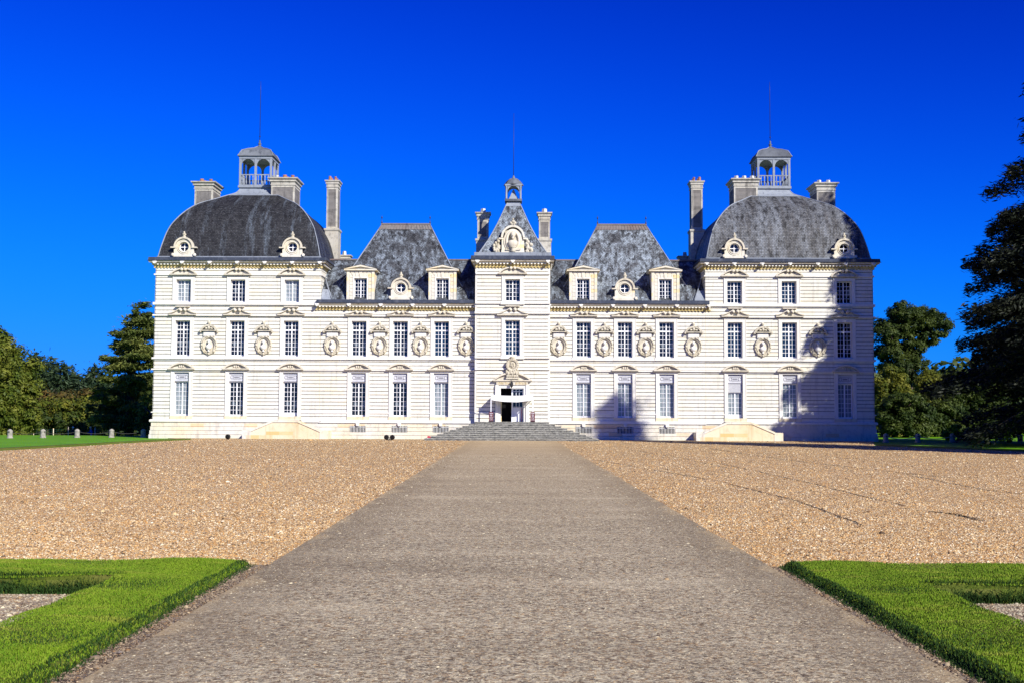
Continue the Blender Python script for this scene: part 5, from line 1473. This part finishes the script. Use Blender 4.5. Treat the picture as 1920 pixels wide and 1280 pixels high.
def person(px, py_feet, hpx, pose, cloth, hatmat, lab, Y):
    p = ap(px, py_feet, Y); p.z = GZ + .0
    H = hpx; root = empty('person', p); tag(root, lab, 'person', 'people working in the garden')
    V = []; E = []; RD = []
    def ch(pts, rads, start=None):
        prev = start
        for q_, r_ in zip(pts, rads):
            V.append(q_); RD.append(r_); i = len(V) - 1
            if prev is not None: E.append((prev, i))
            prev = i
        return prev
    V.append((0, 0, .95)); RD.append(.15); pel = 0
    chest = ch([(-.02, 0, 1.12), (-.05 * pose, 0, 1.30), (-.07 * pose, 0, 1.42)], [.14, .17, .13], pel)
    neck = ch([(-.09 * pose, 0, 1.50), (-.10 * pose, 0, 1.60), (-.11 * pose, 0, 1.70)], [.055, .085, .075], chest)
    for s_ in (-1, 1):
        sh = ch([(-.06 * pose, s_ * .19, 1.40), (-.10 * pose, s_ * .24, 1.15), (-.36 * pose, s_ * .20, 1.10), (-.44 * pose, s_ * .18, 1.12)], [.065, .05, .04, .035], chest)
        ch([(.0, s_ * .10, .88), (-.03 + s_ * .08, s_ * .11, .50), (.02 + s_ * .10, s_ * .11, .08), (-.10 + s_ * .10, s_ * .12, .04)], [.10, .075, .055, .045], pel)
    me = bpy.data.meshes.new('body'); me.from_pydata(V, E, []); o = bpy.data.objects.new('body', me); COL.objects.link(o)
    md = o.modifiers.new('s', 'SKIN'); sv = me.skin_vertices[0].data
    for i, r_ in enumerate(RD): sv[i].radius = (r_, r_)
    sv[0].use_root = True
    md2 = o.modifiers.new('d', 'SUBSURF'); md2.levels = 1; md2.render_levels = 1
    dg = bpy.context.evaluated_depsgraph_get(); m2 = bpy.data.meshes.new_from_object(o.evaluated_get(dg)); bpy.data.objects.remove(o)
    m2.materials.clear(); m2.materials.append(M[cloth]); m2.materials.append(M['skin'])
    for f in m2.polygons:
        c = f.center; f.material_index = 1 if (c.z > 1.47 or (c.x * pose < -.40 and c.z > 1)) else 0; f.use_smooth = True
    m2.name = 'body'; b_ = bpy.data.objects.new('body', m2); COL.objects.link(b_); b_.parent = root
    q = MB(); q.lathe([(.105, 1.66), (.11, 1.70), (.09, 1.78), (.03, 1.81)], (-.11 * pose, 0, 0), 10); q.prism([(-.27, 1.665), (-.12, 1.665), (-.12, 1.69), (-.27, 1.68)] if pose > 0 else [(.12, 1.665), (.27, 1.665), (.27, 1.68), (.12, 1.69)], -.07, .07); build('cap', q, hatmat, root)
    root.rotation_euler = (0, 0, .3)
M['skin'] = m_plain('skin', (.45, .26, .18), .6, .3); M['blue'] = m_plain('blue_overalls', (.02, .10, .55), .8, .2); M['navy'] = m_plain('dark_clothes', (.012, .016, .03), .8, .2)
person(171, 817, 1.8, 1, 'blue', 'whitepot', 'person in bright blue overalls and pale cap, hands held forward', 137)
person(134.5, 817, 1.8, -1, 'navy', 'white', 'person in dark clothes with a white cap by the bollards', 137)

# ================================================================== TREES
def leafmesh(name, P, Nn, size, aspect, mat, along=None):
    """n leaf quads; Nn rough normals; along = long direction"""
    n = len(P)
    if along is None:
        along = rng.normal(size=(n, 3)); 
    Nn = Nn + rng.normal(size=(n, 3)) * .35; Nn /= np.linalg.norm(Nn, axis=1)[:, None] + 1e-9
    u = along - Nn * np.sum(along * Nn, 1)[:, None]; u /= np.linalg.norm(u, axis=1)[:, None] + 1e-9
    v = np.cross(Nn, u); s1 = size[:, None]; u = u * s1; v = v * s1 * aspect
    V = np.stack([P - u, P + v * .9 - u * .1, P + u, P - v * .9 - u * .1], 1).reshape(-1, 3)
    me = bpy.data.meshes.new(name); me.vertices.add(4 * n); me.vertices.foreach_set('co', V.ravel())
    me.loops.add(4 * n); me.loops.foreach_set('vertex_index', np.arange(4 * n)); me.polygons.add(n)
    me.polygons.foreach_set('loop_start', np.arange(n) * 4); me.polygons.foreach_set('loop_total', np.full(n, 4))
    me.materials.append(M[mat]); me.update(calc_edges=True); return me
def trunk_mb(h, r, limbs, crown_pts, seed):
    random.seed(seed); q = MB(); pts = [(0, 0, -.5)] + [(random.uniform(-.2, .2) * k, random.uniform(-.2, .2) * k, h * k / 5) for k in range(1, 6)]
    q.tube(pts, [r * 1.25, r, r * .85, r * .7, r * .5, r * .25], 8)
    for k in range(limbs):
        t = random.uniform(.35, .95); b0 = Vector(pts[min(5, int(t * 5) + 0)]); c = Vector(crown_pts[random.randrange(len(crown_pts))])
        mid = b0.lerp(c, .5) + Vector((0, 0, -.4)); q.tube([tuple(b0), tuple(mid), tuple(c)], [r * .35, r * .22, r * .08], 5)
    return q
TREES = []
def broad(name, loc, ell, n_cl, leaves, cr, lsize, mat, lab, grp, cat='tree', seed=1, base=None, squash=.8, limbs=10):
    """ell = list of (cx,cy,cz,rx,ry,rz) lobes; clumps on the outer part of each lobe"""
    r_ = np.random.default_rng(seed); cl = []
    vol = np.array([e[3] * e[4] * e[5] for e in ell]) ** .67; vol /= vol.sum()
    for e, f in zip(ell, vol):
        k = max(3, int(n_cl * f)); d = r_.normal(size=(k, 3)); d /= np.linalg.norm(d, axis=1)[:, None]
        rad = r_.uniform(.45, 1.0, k) ** .6; c = d * rad[:, None] * np.array(e[3:6]) + np.array(e[:3]); cl.append(c)
    cl = np.concatenate(cl); k = len(cl); per = leaves // k
    csz = r_.uniform(.55, 1.25, k) * cr
    d = r_.normal(size=(k, per, 3)); d /= np.linalg.norm(d, axis=2)[..., None]
    rr = r_.uniform(.15, 1, (k, per, 1)) ** .5
    P = cl[:, None, :] + d * rr * csz[:, None, None] * np.array([1, 1, squash]); Nn = d + np.array([0, 0, .5])
    P = P.reshape(-1, 3); Nn = Nn.reshape(-1, 3); global rng; rs = rng; rng = r_
    me = leafmesh('crown', P, Nn, r_.uniform(.6, 1.3, len(P)) * lsize, .62, mat); rng = rs
    root = empty(name, loc); tag(root, lab, cat, grp)
    o = bpy.data.objects.new('crown', me); COL.objects.link(o); o.parent = root
    top = max(e[2] + e[5] for e in ell); q = trunk_mb(top * .75, top * .028 + .08, limbs, [tuple(c) for c in cl], seed); build('trunk', q, 'bark', root)
    return root
def conifer(name, loc, H, Rb, tiers, per_b, mat, lab, grp, seed=1, droop=.15, shape=1.0, z0=1.0, nb=9, lsz=.3, tuft=.5, lean=(0, 0), flat=.35, cedar=False, gaps=0.0, rot=0.0):
    r_ = np.random.default_rng(seed); root = empty(name, loc); root.rotation_euler[2] = rot; tag(root, lab, 'tree', grp)
    Ps = []; Al = []; q = MB(); q.tube([(0, 0, -.5), (0, 0, H * .4), (lean[0], lean[1], H * .97)], [Rb * .07 + .12, Rb * .05 + .08, .04], 8); limbs = MB()
    for t in range(tiers):
        f = t / (tiers - 1); z = z0 + (H - z0) * f
        if cedar: Rr = Rb * (1 - f ** 2.6) ** .7 * (.80 + .20 * math.sin(t * 2.4)) if f < .99 else Rb * .1
        elif isinstance(shape, tuple): Rr = Rb * (1 - f ** shape[0]) ** shape[1] + .25
        else: Rr = Rb * (1 - f) ** shape + .15
        for b in range(max(3, int(nb * (1 - f * .4)))):
            if r_.random() < gaps: continue
            a = r_.uniform(0, 2 * math.pi); L = Rr * r_.uniform(.62, 1.08); dz = r_.uniform(-1.1, 1.1) * (H - z0) / tiers * (1 if cedar else 1.5)
            dirv = np.array([math.cos(a), math.sin(a), 0]); m_ = max(6, int(per_b * (L / Rb + .12)))
            s = r_.uniform(.12 if not cedar else .22, 1, m_) ** .75
            side = np.array([-math.sin(a), math.cos(a), 0]); lat = r_.normal(size=m_) * (tuft * (.35 + .65 * np.sin(np.pi * np.clip(s * .85 + .1, 0, 1)))) * (1.0 if not cedar else .9)
            zz = (s * L * (.22 if cedar else .05) - (s ** 2.2) * L * droop) + r_.normal(size=m_) * tuft * flat * .5
            P = np.array([lean[0] * f, lean[1] * f, z + dz]) + dirv * (s * L)[:, None] + side * lat[:, None] + np.array([0, 0, 1]) * zz[:, None]
            Ps.append(P); Al.append(np.tile(dirv, (m_, 1)) + side * (lat * .5)[:, None] + r_.normal(size=(m_, 3)) * .35 + np.array([0, 0, -droop]))
            if (cedar or L > 3) and f < .8: limbs.tube([(0, 0, z + dz), tuple(np.array([0, 0, z + dz]) + dirv * L * .55 + np.array([0, 0, L * .08])), tuple(np.array([0, 0, z + dz + (.22 if cedar else .05) * L * .9 - droop * L * .8]) + dirv * L * .92)], [.07 + .01 * L, .05, .02], 4)
    P = np.concatenate(Ps); A = np.concatenate(Al); Nn = np.tile(np.array([0, 0, 1.0]), (len(P), 1)) + r_.normal(size=(len(P), 3)) * .45
    global rng; rs = rng; rng = r_; me = leafmesh('crown', P, Nn, r_.uniform(.6, 1.35, len(P)) * lsz, .34, mat, A); rng = rs
    o = bpy.data.objects.new('crown', me); COL.objects.link(o); o.parent = root
    tk = build('trunk', q, 'bark', root); build('limbs', limbs, 'bark', tk)
    return root
def place(px, Y, z=None):
    p = ap(px, 777, Y); p.z = terr(p.x, Y) if z is None else z; return p
def toph(py, px, Y): return ap(px, py, Y).z
# left background, back to front
GT = 'trees beyond the left lawn'
Yb = 175
con = [(62, 668, 5.0, 'blue-green spruce with a pointed top, leftmost of the far spruces'), (77, 676, 5, 'blue-green spruce just right of the leftmost far spruce'), (93, 682, 5.5, 'broad dark spruce in the middle of the far spruces'),
       (112, 684, 6, 'rounded dark spruce right of the middle far spruce'), (132, 696, 5.5, 'low spruce at the right end of the far spruces'), (176, 690, 6.5, 'dark spruce rising just left of the tall cedar'), (160, 712, 5, 'short dark spruce filling the dip in the tree line'), (40, 690, 6, 'dark spruce half hidden behind the big oak')]
c0 = None
for i, (px, py, rb, lab) in enumerate(con):
    p = place(px, Yb + (i % 3) * 5); H = toph(py, px, p.y) - p.z
    o = conifer('spruce', p, H, rb, 22, 70, 'spruce', lab, GT, seed=40 + i, droop=.28, shape=.75 if i > 1 else .9, nb=9, lsz=.42, tuft=.9, flat=.8)
aut = [(85, 735, 6.0, 'leaf_autumn', 'reddish-brown rounded tree below the far spruces'), (118, 742, 5.5, 'leaf_gold', 'green tree with an orange-tinged top below the spruces'), (160, 730, 6.5, 'leaf_autumn', 'rusty-brown tree in the dip of the tree line'), (165, 748, 5.5, 'leaf_gold', 'yellow-tipped round tree left of the cedar'),
       (140, 765, 4.5, 'leaf_dark', 'dark low tree in the middle of the left tree row'), (196, 756, 5, 'leaf_dark', 'dark bushy tree at the foot of the cedar'), (60, 760, 5, 'leaf_gold', 'light green low tree beside the big oak')]
for i, (px, py, r0, mt, lab) in enumerate(aut):
    Y = 158 - (i % 2) * 5; p = place(px, Y); H = toph(py, px, Y) - p.z
    broad('deciduous_tree', p, [(0, 0, H * .62, r0 * .8, r0 * .8, H * .38), (-r0 * .4, 0, H * .42, r0 * .6, r0 * .6, H * .32), (r0 * .45, -.5, H * .45, r0 * .6, r0 * .6, H * .30), (0, 0, H * .2, r0 * .9, r0 * .6, H * .2)], 70, 9000, 1.15, .22, mt, lab, GT, seed=60 + i)
# big oak at the left edge
Yo = 128; p = place(-22, Yo); zt = lambda py: toph(py, 0, Yo) - p.z
sp = Yo / F
broad('oak_tree', p, [(0, 0, zt(660), 52 * sp, 4, 3.0), (2.2, 0, zt(700), 42 * sp, 4.5, 3.2), (2.4, -1, zt(750), 56 * sp, 5, 3.6), (2.0, -1.5, zt(790), 66 * sp, 5, 3.0), (0, 0, zt(632), 1.6, 1.6, 1.0)], 210, 46000, 1.05, .17, 'leaf_oak', 'big sunlit green oak cut off by the left frame edge', GT, seed=5, limbs=18)
# left cedar
Yc = 131; p = place(243, Yc); H = toph(583, 250, Yc) - p.z
conifer('cedar_tree', p, H, 6.3, 19, 760, 'needle', 'tall layered dark green cedar beside the left corner of the chateau', GT, seed=9, droop=.10, nb=8, lsz=.26, tuft=.85, gaps=.08, z0=1.6, flat=.35, cedar=True, lean=(.9, 0))
# young yellowing tree in front of the cedar
p = place(281, 114); broad('young_tree', p, [(0, 0, 3.0, 1.4, 1.4, 1.5), (-.4, 0, 1.6, 1.1, 1.1, .9)], 30, 2500, .5, .13, 'leaf_gold', 'young thin tree with pale yellowing leaves at the chateau corner', GT, seed=77)
# hedge like undergrowth, left
q = []
for i, px in enumerate((-30, 25, 90, 150, 215, 270)):
    p = place(px, 150); broad('shrub', p, [(0, 0, 1.5, 4.2, 2, 1.9), (2, .5, 2.2, 2.5, 1.5, 1.6)], 40, 5200, 1.0, .22, 'leaf_dark', ['dark shrub at the far left edge behind the fence', 'dark shrub below the big oak behind the fence', 'dark shrub left of the person in dark clothes', 'dark shrub between the two people behind the fence', 'dark shrub below the cedar behind the fence', 'dark shrub behind the fence nearest the chateau'][i], 'shrubs behind the fence', 'shrub', seed=90 + i, limbs=4)

# right side
GRt = 'trees beyond the right lawn'
Yr = 132; sp = Yr / F
p = place(1708, Yr); zt = lambda py: toph(py, 1708, Yr) - p.z
broad('tall_tree', p, [(-8 * sp, 0, zt(588), 30 * sp, 2.2, 24 * sp), (-45 * sp, 0, zt(622), 26 * sp, 2.0, 24 * sp), (28 * sp, 0, zt(598), 26 * sp, 2, 22 * sp), (55 * sp, 0, zt(608), 22 * sp, 2, 26 * sp), (-20 * sp, 0, zt(640), 30 * sp, 2, 16 * sp), (10 * sp, .5, zt(655), 26 * sp, 2, 18 * sp), (-40 * sp, 0, zt(660), 26 * sp, 2, 18 * sp), (40 * sp, 0, zt(632), 20 * sp, 2, 14 * sp), (-10 * sp, 0, zt(690), 50 * sp, 2.5, 26 * sp), (-15 * sp, 0, zt(610), 45 * sp, 2.2, 22 * sp)], 420, 60000, .62, .13, 'leaf_dark', 'tall rounded deciduous tree with sky gaps right of the chateau', GRt, seed=21, limbs=12)
Yr2 = 120; sp = Yr2 / F
for i, (px, py, hw, mt, lab) in enumerate(((1672, 684, 38, 'leaf_gold', 'yellow-green sunlit tree against the right corner of the chateau'), (1742, 690, 36, 'leaf_gold', 'sparse green tree between chateau and the big cedar'), (1700, 735, 50, 'leaf_dark', 'dark low tree in the shade below the yellow-green tree'), (1790, 700, 40, 'leaf_dark', 'dark tree tucked behind the left side of the big cedar'), (1768, 750, 46, 'leaf_dark', 'very dark tree beside the big cedar trunk'), (1850, 690, 60, 'leaf_dark', 'tall shaded tree hidden behind the big cedar'))):
    Y = Yr2 + (i % 2) * 6 - (5 if i == 2 else 0); p = place(px, Y); H = toph(py, px, Y) - p.z; r0 = hw * sp
    broad('deciduous_tree', p, [(0, 0, H * .74, r0 * .75, r0 * .8, H * .26), (-r0 * .35, 0, H * .5, r0 * .7, r0 * .7, H * .3), (r0 * .4, 0, H * .45, r0 * .7, r0 * .7, H * .3), (0, 0, H * .22, r0, r0 * .8, H * .24)], 190, 24000, .62, .13, mt, lab, GRt, seed=120 + i)
# big cedar on the right: silhouette and the shade on the right pavilion
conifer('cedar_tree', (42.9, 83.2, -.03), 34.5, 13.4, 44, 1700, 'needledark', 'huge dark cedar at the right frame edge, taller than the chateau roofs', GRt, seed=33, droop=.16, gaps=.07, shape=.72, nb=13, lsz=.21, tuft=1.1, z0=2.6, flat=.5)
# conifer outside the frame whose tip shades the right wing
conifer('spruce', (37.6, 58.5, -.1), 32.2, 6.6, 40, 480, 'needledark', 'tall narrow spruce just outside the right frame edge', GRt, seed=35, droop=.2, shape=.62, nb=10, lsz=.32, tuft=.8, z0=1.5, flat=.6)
p = place(1800, 97); broad('bright_bush', p, [(-.4, 0, .55, 1.5, .8, .5), (.9, 0, .45, 1.0, .7, .4), (-.2, 0, 1.0, .6, .5, .4)], 34, 2600, .32, .09, 'bright', 'low bright green leafy bush behind the bollards', 'bushes by the bollards', 'bush', seed=201, limbs=5)
p = place(1889, 95); broad('bright_bush', p, [(0, 0, 1.1, .8, .8, .9), (.1, 0, 2.1, .8, .7, .8), (0, 0, .5, .9, .8, .5)], 34, 3000, .38, .09, 'leaf_oak', 'upright green bush near the right frame edge', 'bushes by the bollards', 'bush', seed=202, limbs=5)
# woodland that closes the horizon
r_ = np.random.default_rng(5); n = 60000
def wood(x0, x1, Y, h, nm, seed, mt='leaf_dark'):
    r_ = np.random.default_rng(seed); k = 260; cx = r_.uniform(x0, x1, k); hh = h * (.75 + .25 * np.sin(cx * .21) * np.cos(cx * .13)); cz = r_.uniform(0, 1, k) * hh; cyv = Y + r_.uniform(-5, 5, k)
    per = 90; d = r_.normal(size=(k, per, 3)); d /= np.linalg.norm(d, axis=2)[..., None]
    P = np.stack([cx, cyv, cz], 1)[:, None, :] + d * r_.uniform(1.5, 3.2, (k, 1, 1)); P = P.reshape(-1, 3); Nn = d.reshape(-1, 3)
    global rng; rs = rng; rng = r_; me = leafmesh('woodland', P, Nn, r_.uniform(.4, .75, len(P)), .7, mt); rng = rs
    o = bpy.data.objects.new('woodland', me); COL.objects.link(o); tag(o, nm, 'woodland', kind='stuff')
wood(-110, -25, 200, 7.5, 'distant dark woodland mass closing the view on the left', 1, 'leaf_dark')
wood(38, 85, 150, 10.0, 'distant dark woodland mass closing the view on the right', 2, 'leaf_dark')
